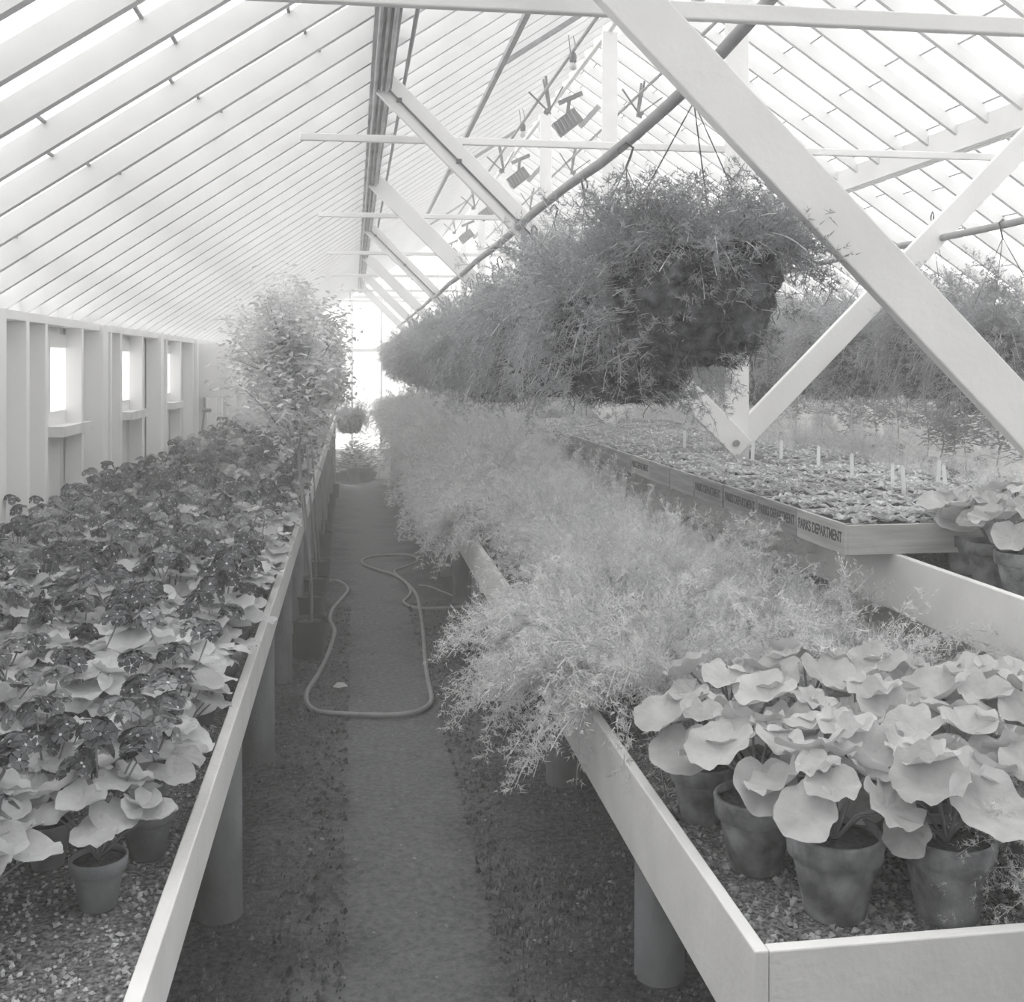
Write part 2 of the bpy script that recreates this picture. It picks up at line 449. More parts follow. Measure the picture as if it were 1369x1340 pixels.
for i in range(-1, 6):
    Y = T0 + TS * i
    t = tag(empty('roof_truss', (XM, Y, fz(Y))), TL[i + 1], 'truss', 'white timber roof trusses')
    def loc(mb, nm, m=M['paint'], parent=t, bv=True):
        mb.v = [(a - XM, b - Y, c - fz(Y)) for a, b, c in mb.v]
        o = mb.build(nm, m, parent)
        return bevel(o, .005) if bv else o
    mb = MB(); mb.box(XM - .065, XM + .065, Y - .022, Y + .022, fz(Y), RZ - .06); loc(mb, 'king_post')
    for sg in (-1, 1):
        px_ = PX if sg < 0 else 2 * XM - PX
        a = Vector((px_ + sg * .02, Y, PZ + .02)); b = Vector((XM + sg * -.05, Y, VB[1] - .02))
        a = Vector((px_, Y, PZ + .02)); b = Vector((XM - sg * .0, Y, VB[1]))
        dv = (b - a).normalized()
        yo = -.045 if sg < 0 else .045
        mb = MB(); mb.bar(a + Vector((0, yo, 0)), b + dv * .03 + Vector((0, yo, 0)), .135, .044); so = loc(mb, 'strut')
        if i in (0, 2) and sg < 0:
            cb = MB(); up = Vector((dv.z, 0, -dv.x)) * .012
            cb.tube([a + Vector((0, yo - .028, 0)) + dv * (.02 + .12 * q) + up for q in range(14)], .006, 5)
            for q in range(4):
                p = a + Vector((0, yo - .03, 0)) + dv * (.15 + .45 * q) + up
                cb.box(p.x - .014, p.x + .014, p.y - .01, p.y + .006, p.z - .012, p.z + .012)
            o = loc(cb, 'conduit', M['darkmetal'], so, False)
    mb = MB(); mb.tube([(XM - .03, Y - .069, VB[1] + .02), (XM - .03, Y - .084, VB[1] + .02)], .018, 10); loc(mb, 'bolt', M['midmetal'], t, False)
    tz = CAMZ + (1.23 if i >= 0 else 1.02); hw = 2.43
    tz = CAMZ + 1.23
    if i == -1:
        tz = CAMZ + .975; 
    mb = MB()
    a = Vector((XM - hw, Y + .085, tz)); b = Vector((XM + hw, Y + .085, tz))
    mb.bar(a, b, .04 if i >= 0 else .05, .03); loc(mb, 'collar_tie')
for sg in (-1, 1):
    px_ = PX if sg < 0 else 2 * XM - PX
    mb = MB(); mb.box(px_ - .055, px_ + .055, YB, YE, PZ - .02, PZ + .14)
    for q in (-.045, -.015, .018, .047):
        mb.box(px_ + q - .011, px_ + q + .011, YB, YE, PZ - .036, PZ - .0195)
    o = mb.build('purlin', M['purlin'] if sg < 0 else M['paint'])
    tag(o, 'long stained timber purlin carrying conduit above the path' if sg < 0 else 'white timber purlin under the right roof slope', 'beam')
cpx = [(PX - .028, .010), (PX + .004, .008), (PX + .034, .010)]
for i, (xx, r) in enumerate(cpx):
    mb = MB(); mb.tube([(xx, YB + (YE - YB) * q / 12, PZ - .036 - r) for q in range(13)], r, 8)
    tag(mb.build('conduit_pipe', M['conduit'], smooth=True), ['leftmost', 'middle', 'rightmost'][i] + ' of three conduit pipes clipped under the stained purlin', 'pipe', 'conduit pipes under the purlin')

# thin pipe just right of the purlin, bends down along the third strut
mb = MB()
ybend = at(505, 290, X=.29).y
pts = [(.29, YB + (ybend - YB) * q / 14, CAMZ + 1.61) for q in range(15)]
pe = Vector(pts[-1]); 
for q in range(1, 8):
    pts.append((.29 + .02 * q + .16 * max(0, q - 2), ybend + .05 * min(q, 3), CAMZ + 1.61 - .10 * q - .12 * max(0, q - 2) * .6))
mb.tube(pts, .011, 7)
for q in range(14):
    yy = 1.5 + q * .37 * 2
    if yy < ybend: mb.tube([(.29, yy, CAMZ + 1.61), (.29, yy, CAMZ + 1.66)], .008, 5)
tag(mb.build('water_pipe', M['midmetal'], smooth=True), 'thin dark pipe running beside the purlin and bending down a strut', 'pipe')

# square vent shaft bar and vent openings frame
mb = MB(); mb.box(1.005, 1.04, YB, at(570, 275, X=1.02).y, CAMZ + 2.065, CAMZ + 2.10)
tag(mb.build('vent_rail', M['midmetal']), 'dark square rail fixed under the upper left roof slope', 'rail')
for i, (px, py) in enumerate([(672, 86), (598, 180), (560, 292)]):
    yy = at(px, py, X=1.03).y
    mb = MB(); a = Vector((1.03, yy, CAMZ + 2.09)); b = Vector((XM - .35, yy, roofz(XM - .35) - .035)); mb.bar(a, b, .03, .05, ref=(0, 1, 0))
    tag(mb.build('vent_stop', M['midmetal']), ['nearest', 'middle', 'farthest'][i] + ' dark vent stop bar under the left slope by the square rail', 'bar', 'vent stop bars')
# vent operating shafts
for i, x in enumerate((1.71, 2 * XM - 1.71)):
    mb = MB(); mb.tube([(x, YB + (YE - YB) * q / 10, CAMZ + 2.46) for q in range(11)], .014, 8)
    tag(mb.build('vent_shaft', M['midmetal'], smooth=True), ['left', 'right'][i] + ' round vent shaft running under the ridge', 'pipe', 'vent shafts')
# machinery behind each truss
for i in range(0, 6):
    Y = T0 + TS * i + .75
    lab = ORD[i]
    for sd_, x in (('left', 1.74), ('right', 2.62)):
        s = 1 if sd_ == 'left' else -1
        t = tag(empty('vent_opener', (x, Y, CAMZ + 2.40)), '%s pair of dark vent arms on the %s side of the ridge' % (lab, sd_), 'vent opener', 'vent openers')
        for q, dy in enumerate((-.06, .06)):
            mb = MB(); mb.bar((-s * .02, dy, .20), (s * .03, dy * .3, -.10), .016, .028); mb.build('arm', M['darkmetal'], t)
        mb = MB(); mb.bar((-s * .18, -.10, .04), (s * .04, .02, -.12), .012, .018); mb.bar((s * .16, .06, .14), (s * .0, -.02, -.14), .012, .018); mb.build('link_rod', M['darkmetal'], t)
        mb = MB(); mb.tube([(0, -.03, -.10), (0, .05, -.10)], .022, 8); mb.build('collar', M['darkmetal'], t)
    t = tag(empty('vent_gearbox', (2.0, Y + .35, CAMZ + 2.30)), '%s vent gearbox with dark ribbed face under the ridge' % lab, 'gearbox', 'vent gearboxes')
    mb = MB(); mb.bar((-.10, 0, -.10), (.10, 0, .06), .15, .10); bevel(mb.build('housing', M['darkmetal'], t))
    mb = MB()
    for q in range(6): mb.bar((-.12 + .034 * q - .03, -.055, -.11 + .028 * q + .05), (-.12 + .034 * q + .03, -.055, -.11 + .028 * q - .05), .008, .012)
    mb.build('cooling_rib', M['midmetal'], t)
    mb = MB(); mb.bar((.12, -.02, -.06), (.30, -.02, .14), .05, .03); mb.build('lever_plate', M['midmetal'], t)
    mb = MB(); mb.bar((-.08, 0, .16), (.14, 0, .26), .04, .05); mb.bar((.0, 0, .02), (.02, 0, .22), .03, .03); mb.build('bracket', M['darkmetal'], t)
# lamp sockets on the left shaft
for i, (px, py) in enumerate([(766, 62), (699, 157)]):
    p = at(px, py, X=1.71); t = tag(empty('hanging_lamp', (1.71, p.y, CAMZ + 2.445)), ['nearer', 'farther'][i] + ' bare lamp bulb in a dark socket hung from the vent shaft', 'lamp', 'bare lamps under the ridge')
    mb = MB(); mb.lathe([(.0, 0), (.022, 0), (.03, -.03), (.026, -.07), (.0, -.07)], 12); mb.build('socket', M['darkmetal'], t, True)
    mb = MB(); mb.lathe([(.012, -.07), (.028, -.10), (.026, -.125), (.0, -.14)], 12); mb.build('bulb', M['eye'], t, True)
    mb = MB(); mb.tube([(0, 0, 0), (.02, .01, .08), (.0, .02, .16)], .004, 5); mb.tube([(-.02, 0, 0), (-.035, .0, .14)], .004, 5); mb.build('cord', M['darkmetal'], t)

# ------------------------------------------------------------------ hanging rails (grey pipes)
HX, HZ = .885, CAMZ + .75
for i, x in enumerate((HX, 2 * XM - HX)):
    mb = MB(); N_ = 60
    if i == 0:
        near = [at(a_, b_, Y=c_) for a_, b_, c_ in [(1085, -70, 2.82), (1050, -25, 2.86), (1019, 11, 2.92), (990, 42, 3.0), (962, 73, 3.1), (935, 102, 3.2), (900, 135, 3.4), (850, 180, 3.78), (802, 219, 4.25), (758, 249, 4.9)]]
        y5 = at(712, 281, X=x).y
        mb.tube(near + [(x, y5 + (YE - .3 - y5) * q / N_, HZ - .012 * abs(math.sin(q * .37))) for q in range(N_ + 1)], .021, 10)
    else:
        mb.tube([(x, .9 + (YE - 1.2) * q / N_, HZ - .012 * abs(math.sin(q * .37))) for q in range(N_ + 1)], .021, 10)
    o = mb.build('hanging_pipe', M['pipe'], smooth=True)
    tag(o, ['grey pipe over the path-side bench that carries the long fern basket row', 'grey pipe that carries the fern basket row over the right aisle'][i], 'pipe')

# ------------------------------------------------------------------ benches
def bench(name, label, xa, xb, ya, yb, zt, zbm, th, legx, legy, near=None, far=None, front=True, m=M['rail'], legfoot=None):
    t = tag(empty(name, ((xa + xb) / 2, ya, 0)), label, 'bench')
    ox, oy = (xa + xb) / 2, ya
    def L(mb, nm, mm, bv=True):
        mb.v = [(a - ox, b - oy, c) for a, b, c in mb.v]
        o = mb.build(nm, mm, t)
        return bevel(o, .003) if bv else o
    # rails made of long boards butted end to end
    for x in (xa, xb):
        sgn = 1 if x == xa else -1
        y = ya; 
        mb = MB()
        while y < yb - .1:
            y2 = min(yb, y + 4.9)
            mb.box(min(x, x + sgn * th), max(x, x + sgn * th), y, y2 - .003, zbm, zt); y = y2
        L(mb, 'side_board', m)
    if front:
        mb = MB(); mb.box(xa + th + .001, xb - th - .001, ya, ya + th, zbm, zt - .001); L(mb, 'end_board', m)
    mb = MB(); mb.box(xa + th + .001, xb - th - .001, ya + th, yb, zbm + .005, zt - .09); L(mb, 'deck', M['paint_old'], False)
    for x in legx:
        for y in legy:
            mb = MB(); zf = fz(y) - .03
            mb.lathe([(.063, zf), (.064, zf + .02), (.062, zbm), (0, zbm)], 22, (x, y, 0), .02)
            mb.v = [(a - ox, b - oy, c) for a, b, c in mb.v]
            o = mb.build('leg', M['concrete'], t, True)
    return t
RX, LX = .629, -.305
RY0 = at(1003, 1273, Z=.62).y
bench('planting_bench', 'long white gravel-filled bench right of the path, ferns and big-leaf pots on it', RX, 2 * XM - RX, RY0, 22.0, .62, .43, .024, (.77, 1.6),
      [2.67 + 1.28 * k for k in range(15)])
bench('planting_bench', 'long white bench along the left wall crowded with flowering pots', -1.64, LX, .5, 21.0, .62, .495, .028, (-.372, -1.45),
      [3.14 - 2.54 + 1.27 * k for k in range(16)])
UX = 1.69
bench('raised_bench', 'white raised bench under the ridge carrying the seedling flats', UX, 2 * XM - UX + .35, RY0 + .25, 22.0, .95, .77, .024, (1.85, 2.75),
      [2.4 + 1.8 * k for k in range(11)])
bench('planting_bench', 'white bench along the right wall holding leafy saplings', 4.55, 5.9, 2.0, 21.0, .66, .5, .028, (4.65, 5.8),
      [2.4 + 1.6 * k for k in range(12)])

# gravel on the benches: a rough bed plus loose stones where they can be seen
def stones(name, n, box_, zfun, r0, r1, m, seed, label, cat='gravel', bed=True):
    rr = random.Random(seed); mb = MB()
    xa, xb, ya, yb = box_
    if bed:
        nx_, ny_ = int((xb - xa) / .05) + 2, int((yb - ya) / .05) + 2
        vs = [(xa + (xb - xa) * i / nx_, ya + (yb - ya) * j_ / ny_, zfun((ya + (yb - ya) * j_ / ny_)) + .007 * noise.noise(Vector((i * .7, j_ * .7, seed)))) for j_ in range(ny_ + 1) for i in range(nx_ + 1)]
        fs = [(j_ * (nx_ + 1) + i, j_ * (nx_ + 1) + i + 1, (j_ + 1) * (nx_ + 1) + i + 1, (j_ + 1) * (nx_ + 1) + i) for j_ in range(ny_) for i in range(nx_)]
        mb.cur = 1; mb.add(vs, fs); mb.cur = 0
    for _ in range(n):
        y = ya + (min(yb, ya + 2.6) - ya) * rr.random() ** 1.5; x = xa + (xb - xa) * rr.random(); r = r0 + (r1 - r0) * rr.random() ** 2
        z = zfun(y) + r * .3
        b = Matrix.Rotation(rr.random() * 6.28, 3, Vector((rr.random() - .5, rr.random() - .5, rr.random() + .01)).normalized())
        vs = [Vector((x, y, z)) + b @ Vector(q) for q in ((r*rr.uniform(.7,1.2),0,0),(-r*rr.uniform(.7,1.2),0,0),(0,r*rr.uniform(.7,1.1),0),(0,-r*rr.uniform(.7,1.1),0),(r*.1,0,r*.7),(0,r*.1,-r*.7))]
        mb.add(vs, [(0,2,4),(2,1,4),(1,3,4),(3,0,4),(2,0,5),(1,2,5),(3,1,5),(0,3,5)])
    o = mb.build(name, [m, M['gravel']])
    tag(o, label, cat, kind='stuff'); return o
stones('gravel', 9000, (RX + .025, UX - .002, RY0 + .025, 21.9), lambda y: .545, .004, .011, M['stone'], 3, 'pale crushed gravel filling the right bench around the terracotta pots')
stones('gravel', 13000, (-1.61, LX - .029, .53, 20.9), lambda y: .55, .004, .008, M['stone_pale'], 4, 'fine pale gravel filling the left bench under the flowering pots')
stones('gravel', 1500, (UX + .025, 2 * XM - UX + .32, RY0 + .28, 21.9), lambda y: .875, .004, .009, M['stone'], 5, 'gravel bed of the raised bench under pots and flats')
def crumbs(n, xa, xb, seed, label):
    rr = random.Random(seed); mb = MB()
    for _ in range(n):
        y = 1.8 + 6 * rr.random() ** 1.6; x = rr.uniform(xa, xb); r = .003 + .011 * rr.random() ** 3
        z = fz(y) - .004
        vs = [(x + r*rr.uniform(.6,1.3), y, z), (x - r*rr.uniform(.6,1.3), y, z), (x, y + r, z), (x, y - r, z), (x + r * .2, y, z + r * rr.uniform(.6, 1.2) + .004)]
        mb.add(vs, [(0,2,4),(2,1,4),(1,3,4),(3,0,4)])
    tag(mb.build('soil_crumbs', M['crumb']), label, 'soil crumbs', kind='stuff')
crumbs(17000, .38, 1.15, 11, 'dark crumbly soil lumps under the right bench edge')
crumbs(12000, -.75, -.02, 12, 'dark crumbly soil lumps along the left bench legs')

# ------------------------------------------------------------------ leaf and flower builders
def leaf(mb, c, nrm, r, rr, cup=.25, ruf=.10, lobes=8, heart=True, dirv=None, rings=4, segs=20):
    nrm = Vector(nrm).normalized()
    d = Vector(dirv) if dirv else Vector((rr.uniform(-1,1), rr.uniform(-1,1), 0))
    d = (d - nrm * d.dot(nrm)); d = d.normalized() if d.length > 1e-6 else nrm.orthogonal().normalized()
    s = nrm.cross(d); ph = rr.random() * 6.28; ph2 = rr.random() * 6.28
    vs = [Vector(c)]; fs = []
    for i in range(1, rings + 1):
        q = i / rings
        for k in range(segs):
            a = 2 * PI * k / segs
            w_ = 1 + .022 * math.sin(lobes * a + ph) * q + .05 * math.sin(2 * a + ph2) * q
            if heart: w_ *= 1 - .38 * math.exp(-((a - PI) / .22) ** 2)
            z = cup * r * (.7 * q + .5 * q * q) + ruf * r * q ** 3 * (math.sin(lobes * a + ph2) + .35 * math.sin((lobes * 2 - 3) * a + ph)) + .045 * r * q * math.cos(9 * a) + .12 * r * q * q * math.sin(2 * a + ph)
            vs.append(Vector(c) + (d * math.cos(a) + s * math.sin(a)) * (r * q * w_) + nrm * z)
    for k in range(segs): fs.append((0, 1 + k, 1 + (k + 1) % segs))
    for i in range(rings - 1):
        for k in range(segs):
            a = 1 + i * segs + k; b = 1 + i * segs + (k + 1) % segs
            fs.append((a, a + segs, b + segs, b))
    mb.add(vs, fs)
def small_leaf(mb, c, d, n, L_, W_):
    """pointed oval leaf, folded along the midrib"""
    d = Vector(d).normalized(); n = Vector(n); n = (n - d * n.dot(d)); n = n.normalized() if n.length > 1e-6 else d.orthogonal().normalized()
    s = d.cross(n); c = Vector(c)
    vs = [c, c + d * L_ * .35 + s * W_ * .5 + n * W_ * .15, c + d * L_ * .75 + s * W_ * .38 + n * W_ * .1, c + d * L_ - n * L_ * .08,
          c + d * L_ * .75 - s * W_ * .38 + n * W_ * .1, c + d * L_ * .35 - s * W_ * .5 + n * W_ * .15]
    mb.add(vs, [(0, 1, 2, 3), (0, 3, 4, 5)])
POT4 = [(.0, .004), (.036, 0), (.038, .002), (.046, .072), (.046, .073), (.052, .074), (.055, .100), (.053, .103), (.049, .100), (.047, .088), (0, .088)]
def pot_prof(r, h):
    rb_ = r * .62
    return [(0, .004), (rb_ * .95, 0), (rb_, .004), (r * .86, h * .70), (r * .87, h * .715), (r * .97, h * .725), (r, h * .97), (r * .985, h), (r * .91, h), (r * .89, h * .90)]
def pot(parent, r, h, m, n=28):
    mb = MB(); mb.lathe(pot_prof(r, h), n, wob=.012); o = mb.build('pot', m, parent, True)
    s_ = MB(); s_.lathe([(r * .90, h * .885), (r * .5, h * .90), (0, h * .905)], n, wob=.02); s_.v = s_.v; so = s_.build('soil', M['soil'], parent, True)
    return o
def floret(mb, c, n_, r, rr, mp, me_):
    n_ = Vector(n_).normalized(); u = n_.orthogonal().normalized(); s = n_.cross(u); a0 = rr.random() * 6.28
    mb.cur = mp
    for k in range(5):
        a = a0 + k * 2 * PI / 5
        def P(rad, da, lift): return Vector(c) + (u * math.cos(a + da) + s * math.sin(a + da)) * rad * r + n_ * lift * r
        mb.add([P(.08, 0, .0), P(.55, -.62, .08), P(.95, -.52, .0), P(.92, 0, .04), P(.95, .52, .0), P(.55, .62, .08)], [(0,1,2,3), (0,3,4,5)])
    mb.cur = me_
    mb.add([Vector(c) + (u * math.cos(q * PI / 3) + s * math.sin(q * PI / 3)) * r * .16 + n_ * r * .10 for q in range(6)], [(0,1,2,3,4,5)])
    mb.cur = 0
def primrose(seed, pm, nfl, lr=.048, nleaf=15):
    rr = random.Random(seed)
    root = empty('potted_primrose')
    pot(root, .054, .098, M['terra'], 22)
    fo = MB(); st = []
    for k in range(nleaf):
        a = k * 2.4 + rr.uniform(-.3, .3); q = (k + 1) / nleaf
        rad = .03 + .085 * q + rr.uniform(-.012, .012); z = .17 + .07 * (1 - q) + rr.uniform(-.015, .02)
        c = Vector((math.cos(a) * rad, math.sin(a) * rad, z))
        fo.cur = 1; fo.tube([(0, 0, .09), c * .5 + Vector((0, 0, .055)), c], .0022, 4, False); fo.cur = 0
        tl = .15 + .75 * q * rr.random()
        leaf(fo, c, (math.cos(a) * tl, math.sin(a) * tl, 1), lr * rr.uniform(.75, 1.15), rr, cup=rr.uniform(-.1, .45), ruf=rr.uniform(.04, .11), lobes=rr.choice([5, 6, 7]), dirv=(math.cos(a), math.sin(a), 0), rings=4, segs=24)
    fo.build('foliage', [M['leaf'], M['stem']], root, True)
    for k in range(nfl):
        a = k * 2 * PI / nfl + rr.uniform(-.5, .5); rad = rr.uniform(.02, .09); zt = rr.uniform(.24, .34)
        h = MB(); top = Vector((math.cos(a) * rad, math.sin(a) * rad, zt))
        h.cur = 1; h.tube([(0, 0, .09), top * .6 + Vector((0, 0, .06)), top], .0022, 4, False); h.cur = 0
        for q in range(rr.randint(8, 12)):
            th = rr.uniform(0, 6.28); el = rr.uniform(.15, 1.3)
            dn = Vector((math.cos(th) * math.cos(el), math.sin(th) * math.cos(el), math.sin(el)))
            floret(h, top + dn * .034, dn * 1.0 + Vector((0, 0, .1)) + Vector((rr.uniform(-.3, .3), rr.uniform(-.3, .3), 0)), rr.uniform(.017, .026), rr, 0, 2)
        h.build('flower_head', [pm, M['stem'], M['eye']], root)
    return root
protoP = []
for s_, pm, nf, tone in ((1, 'petal_dark', 5, 'dark'), (2, 'petal_dark', 4, 'dark'), (3, 'petal_dark', 5, 'dark'), (4, 'petal_mid', 4, 'grey'), (5, 'petal_mid', 3, 'grey'), (6, 'petal_pale', 3, 'pale'), (7, 'petal_dark', 1, 'few')):
    protoP.append((primrose(s_, M[pm], nf), tone))
used = set()
rows = []
y = 1.67; ri = 0
while y < 15.5 and len(rows) < 400:
    sp = .205 if y < 7 else (.27 if y < 10 else .33)
    xk = []
    x = -.405 + (.0 if ri % 2 else -.045)
    while x > -1.56: xk.append(x); x -= .215 if y < 7 else .25
    rows.append((y, xk)); y += sp; ri += 1
COLN = ['beside the path rail', 'second in from the path rail', 'third in from the path rail', 'fourth in from the path rail', 'fifth in from the path rail', 'sixth in from the path rail']
cnt = 0
TW = {'dark': 'dark-flowered', 'grey': 'grey-flowered', 'pale': 'pale-flowered', 'few': 'sparsely flowered leafy'}
ordw = ORD + ['twenty-first', 'twenty-second', 'twenty-third', 'twenty-fourth', 'twenty-fifth']
prim_ends = []
for ri, (y, xk) in enumerate(rows):
    for ci, x in enumerate(xk):
        xx, yy = x + R.uniform(-.02, .02), y + R.uniform(-.02, .02)
        if y < 2.25 and px_of(xx, yy, .8)[0] < -150: continue
        if ci == 0 and y < 1.95: continue
        if ci == 1 and y < 1.7: continue
        front = False
        if ri < 6 and ci == 0 and 1.65 < y < 2.0: pi_ = 6
        else: pi_ = R.choice([0, 0, 0, 1, 1, 2, 2, 2, 3, 4, 3, 4, 0, 2, 1, 5, 6, 3] if y < 8 else [0, 1, 2, 2, 3, 5, 4])
        p, tone = protoP[pi_]  # kind of plant
        if cnt >= 300: prim_ends.append((xx, yy)); continue
        o = p if pi_ not in used else copy_tree(p)
        used.add(pi_)
        s = R.uniform(.88, 1.1)
        o.location = (xx, yy, .552); o.rotation_euler = (0, 0, R.uniform(0, 6.28)); o.scale = (s, s, s)
        if ri < 14:
            lab = '%s potted primrose %s, row %s from the front of the left bench' % (TW[tone], COLN[min(ci, 5)], ORD[ri].replace('nearest', 'one'))
            lab = '%s primrose %s, %s row from the near end' % (TW[tone], COLN[min(ci, 5)], ORD[ri].replace('nearest', 'first'))
        elif y < 10: lab = '%s potted primrose midway along the crowded left bench' % TW[tone]
        else: lab = '%s potted primrose in the hazy far half of the left bench' % TW[tone]
        tag(o, lab, 'potted plant', 'flowering primroses on the left bench')
        cnt += 1
for i, (p, t_) in enumerate(protoP):
    if i not in used: bpy.data.objects.remove(p)
print('primroses', cnt, 'left over', len(prim_ends))

# ------------------------------------------------------------------ broad-leaf pots on the right bench
def broadleaf(seed, r, h, nleaf, lr, spread, mpot=M['terra_front'], hang=1):
    rr = random.Random(seed); root = empty('potted_gloxinia')
    pot(root, r, h, mpot, 36)
    for k in range(nleaf):
        a = k * 2.399 + rr.uniform(-.25, .25); q = (k + .5) / nleaf
        rad = .02 + spread * q ** .7 + rr.uniform(-.01, .01); z = h + .115 - .075 * q ** 1.5 + rr.uniform(-.012, .02)
        tl = .15 + .8 * q
        cup = rr.uniform(.2, .5)
        if k >= nleaf - hang: z = h + .03; tl = 1.7; rad = spread * 1.02; cup = .1
        c = Vector((math.cos(a) * rad, math.sin(a) * rad, z))
        fo = MB(); fo.cur = 1; fo.tube([(0, 0, h * .88), c * .45 + Vector((0, 0, h * .62)), c], .0032, 5, False); fo.cur = 0
        leaf(fo, c, (math.cos(a) * tl, math.sin(a) * tl, 1), lr * rr.uniform(.75, 1.15) * (.8 if k < 3 or k >= nleaf - hang else 1), rr, cup=cup, ruf=rr.uniform(.05, .10), lobes=rr.choice([6, 7, 8, 9]), dirv=(math.cos(a), math.sin(a), -tl * .3), rings=6, segs=40)
        fo.build('leaf', [M['leafbig'], M['stem']], root, True)
    return root
protoG = [broadleaf(11, .086, .150, 9, .074, .11), broadleaf(12, .084, .148, 9, .070, .105), broadleaf(13, .080, .140, 8, .084, .12), broadleaf(14, .088, .152, 11, .060, .10)]
spots = [(.885, 1.955, 3, 'front terracotta pot of ruffled broad leaves near the bench corner'),
         (1.085, 1.965, 0, 'front terracotta pot of broad leaves toward the fern spray at the right edge'),
         (.80, 2.14, 1, 'dark terracotta pot of broad leaves second along the white side board'),
         (.755, 2.40, 2, 'small terracotta pot with one leaf drooping over the side board'),
         (.985, 2.17, 0, 'broad-leaf pot wedged just behind the two front terracotta pots'),
         (1.185, 2.16, 2, 'broad-leaf pot behind the front right pot, wide cupped leaf on top'),
         (1.285, 1.98, 1, 'broad-leaf pot at the front right beside the fern spray'),
         (.955, 2.40, 3, 'broad-leaf pot in the middle row of the cluster, left side'),
         (1.16, 2.38, 0, 'broad-leaf pot in the middle row of the cluster, centre'),
         (1.37, 2.32, 2, 'broad-leaf pot in the middle row of the cluster, right side'),
         (.89, 2.62, 1, 'broad-leaf pot at the back of the cluster touching the ferns, left'),
         (1.09, 2.62, 2, 'broad-leaf pot at the back of the cluster touching the ferns, centre'),
         (1.30, 2.60, 3, 'broad-leaf pot at the back of the cluster touching the ferns, right'),
         (1.50, 2.50, 0, 'broad-leaf pot against the raised bench face at the cluster back')]
usedG = set()
rots = [1.1, 3.2, .3, 2.2, 4.0, 5.1, .9, 2.6, 3.7, 1.8, 5.5, .2, 2.9, 4.4]
for i, (x, y, k, lab) in enumerate(spots):
    o = protoG[k] if k not in usedG else copy_tree(protoG[k]); usedG.add(k)
    if i < 4:
        q_ = at(*[(1116, 1221), (1266, 1224), (1010, 1160), (938, 1095)][i], Z=.548); x, y = q_.x, q_.y
    else: y -= .13
    s = [1.0, 1.0, .98, .9, 1, 1.05, 1, 1, 1, 1.1, 1, 1.05, 1, 1][i]
    o.location = (x, y, .548); o.rotation_euler = (0, 0, rots[i]); o.scale = (s, s, s)
    tag(o, lab, 'potted plant', 'broad-leaf pots at the front of the right bench')
for i, (px, py, k, lab) in enumerate([(1290, 765, 2, 'broad-leaf pot on the raised bench nearest the seedling flats'), (1325, 782, 0, 'middle broad-leaf pot in front of the flats on the raised bench'),
                                      (1366, 798, 1, 'broad-leaf pot at the right frame edge on the raised bench'), (1362, 752, 3, 'broad-leaf pot behind the others on the raised bench')]):
    p = at(px, py, Z=.88)
    o = copy_tree(protoG[k]); o.location = (p.x, p.y, .878); o.scale = (.9, .9, .9); o.rotation_euler = (0, 0, 2.2 + i * 1.9)
    tag(o, lab, 'potted plant', 'broad-leaf pots on the raised bench')

# ------------------------------------------------------------------ feathery ferns
def frond(mb, p, d, L_, rr, droop=1.0, nl=.018, nw=.0030, step=.024, br=.05, mneedle=0, mstem=1):
    """arching stem with side branchlets of fine needles"""
    d = Vector(d).normalized(); p = Vector(p); n = int(L_ / .02); pts = [p.copy()]
    for i in range(n):
        d = (d + Vector((rr.uniform(-.06, .06), rr.uniform(-.06, .06), -droop * .02 * (1 + i / n)))).normalized()
        p = p + d * .02; pts.append(p.copy())
    mb.cur = mstem
    for i in range(0, n - 1, 2):
        a, b = pts[i], pts[min(i + 2, n)]; s = (b - a).cross(Vector((rr.uniform(-1, 1), rr.uniform(-1, 1), .3))).normalized() * .0012
        mb.add([a - s, a + s, b + s, b - s], [(0, 1, 2, 3)])
    mb.cur = mneedle
    i = 2.0
    while i < n:
        a = pts[int(i)]; dd = (pts[min(int(i) + 1, n)] - a).normalized() if int(i) < n else d
        q = 1 - .6 * abs(i / n - .45)
        for sgn in (0, 1):
            ax = Vector((rr.uniform(-1, 1), rr.uniform(-1, 1), rr.uniform(-.6, 1))); ax = (ax - dd * ax.dot(dd)).normalized()
            bd = (ax + dd * .6).normalized(); bl = br * q * rr.uniform(.6, 1.2); m_ = max(2, int(bl / .0085))
            for k in range(m_):
                c = a + bd * (bl * (k + 1) / m_)
                for _ in range(3):
                    nd = Vector((rr.uniform(-1, 1), rr.uniform(-1, 1), rr.uniform(-1, 1))).normalized(); nd = (nd + bd * .5).normalized()
                    s = nd.cross(bd + Vector((.01, 0, .02))).normalized() * (nw / 2)
                    ll = nl * rr.uniform(.7, 1.2)
                    mb.add([c - s, c + s, c + nd * ll], [(0, 1, 2)])
        i += step / .02
def bush_fern(seed, nf, L0, L1, m, potted=True, droop=1.3, up=.9, side=0):
    rr = random.Random(seed); root = empty('potted_asparagus_fern')
    if potted: pot(root, .085, .14, M['terra'], 24)
    mb = MB(); z0 = .13 if potted else 0
    for k in range(nf):
        a = rr.uniform(0, 6.28); e = rr.uniform(.25, 1.35) * up
        if rr.random() < side: a = PI + rr.uniform(-.7, .7); e = rr.uniform(.3, .9)
        d = (math.cos(a) * math.cos(e), math.sin(a) * math.cos(e), math.sin(e))
        frond(mb, (math.cos(a) * .03, math.sin(a) * .03, z0), d, rr.uniform(L0, L1), rr, droop=droop * rr.uniform(.6, 1.5))
    mb.build('fronds', [m, M['fstem']], root)
    return root
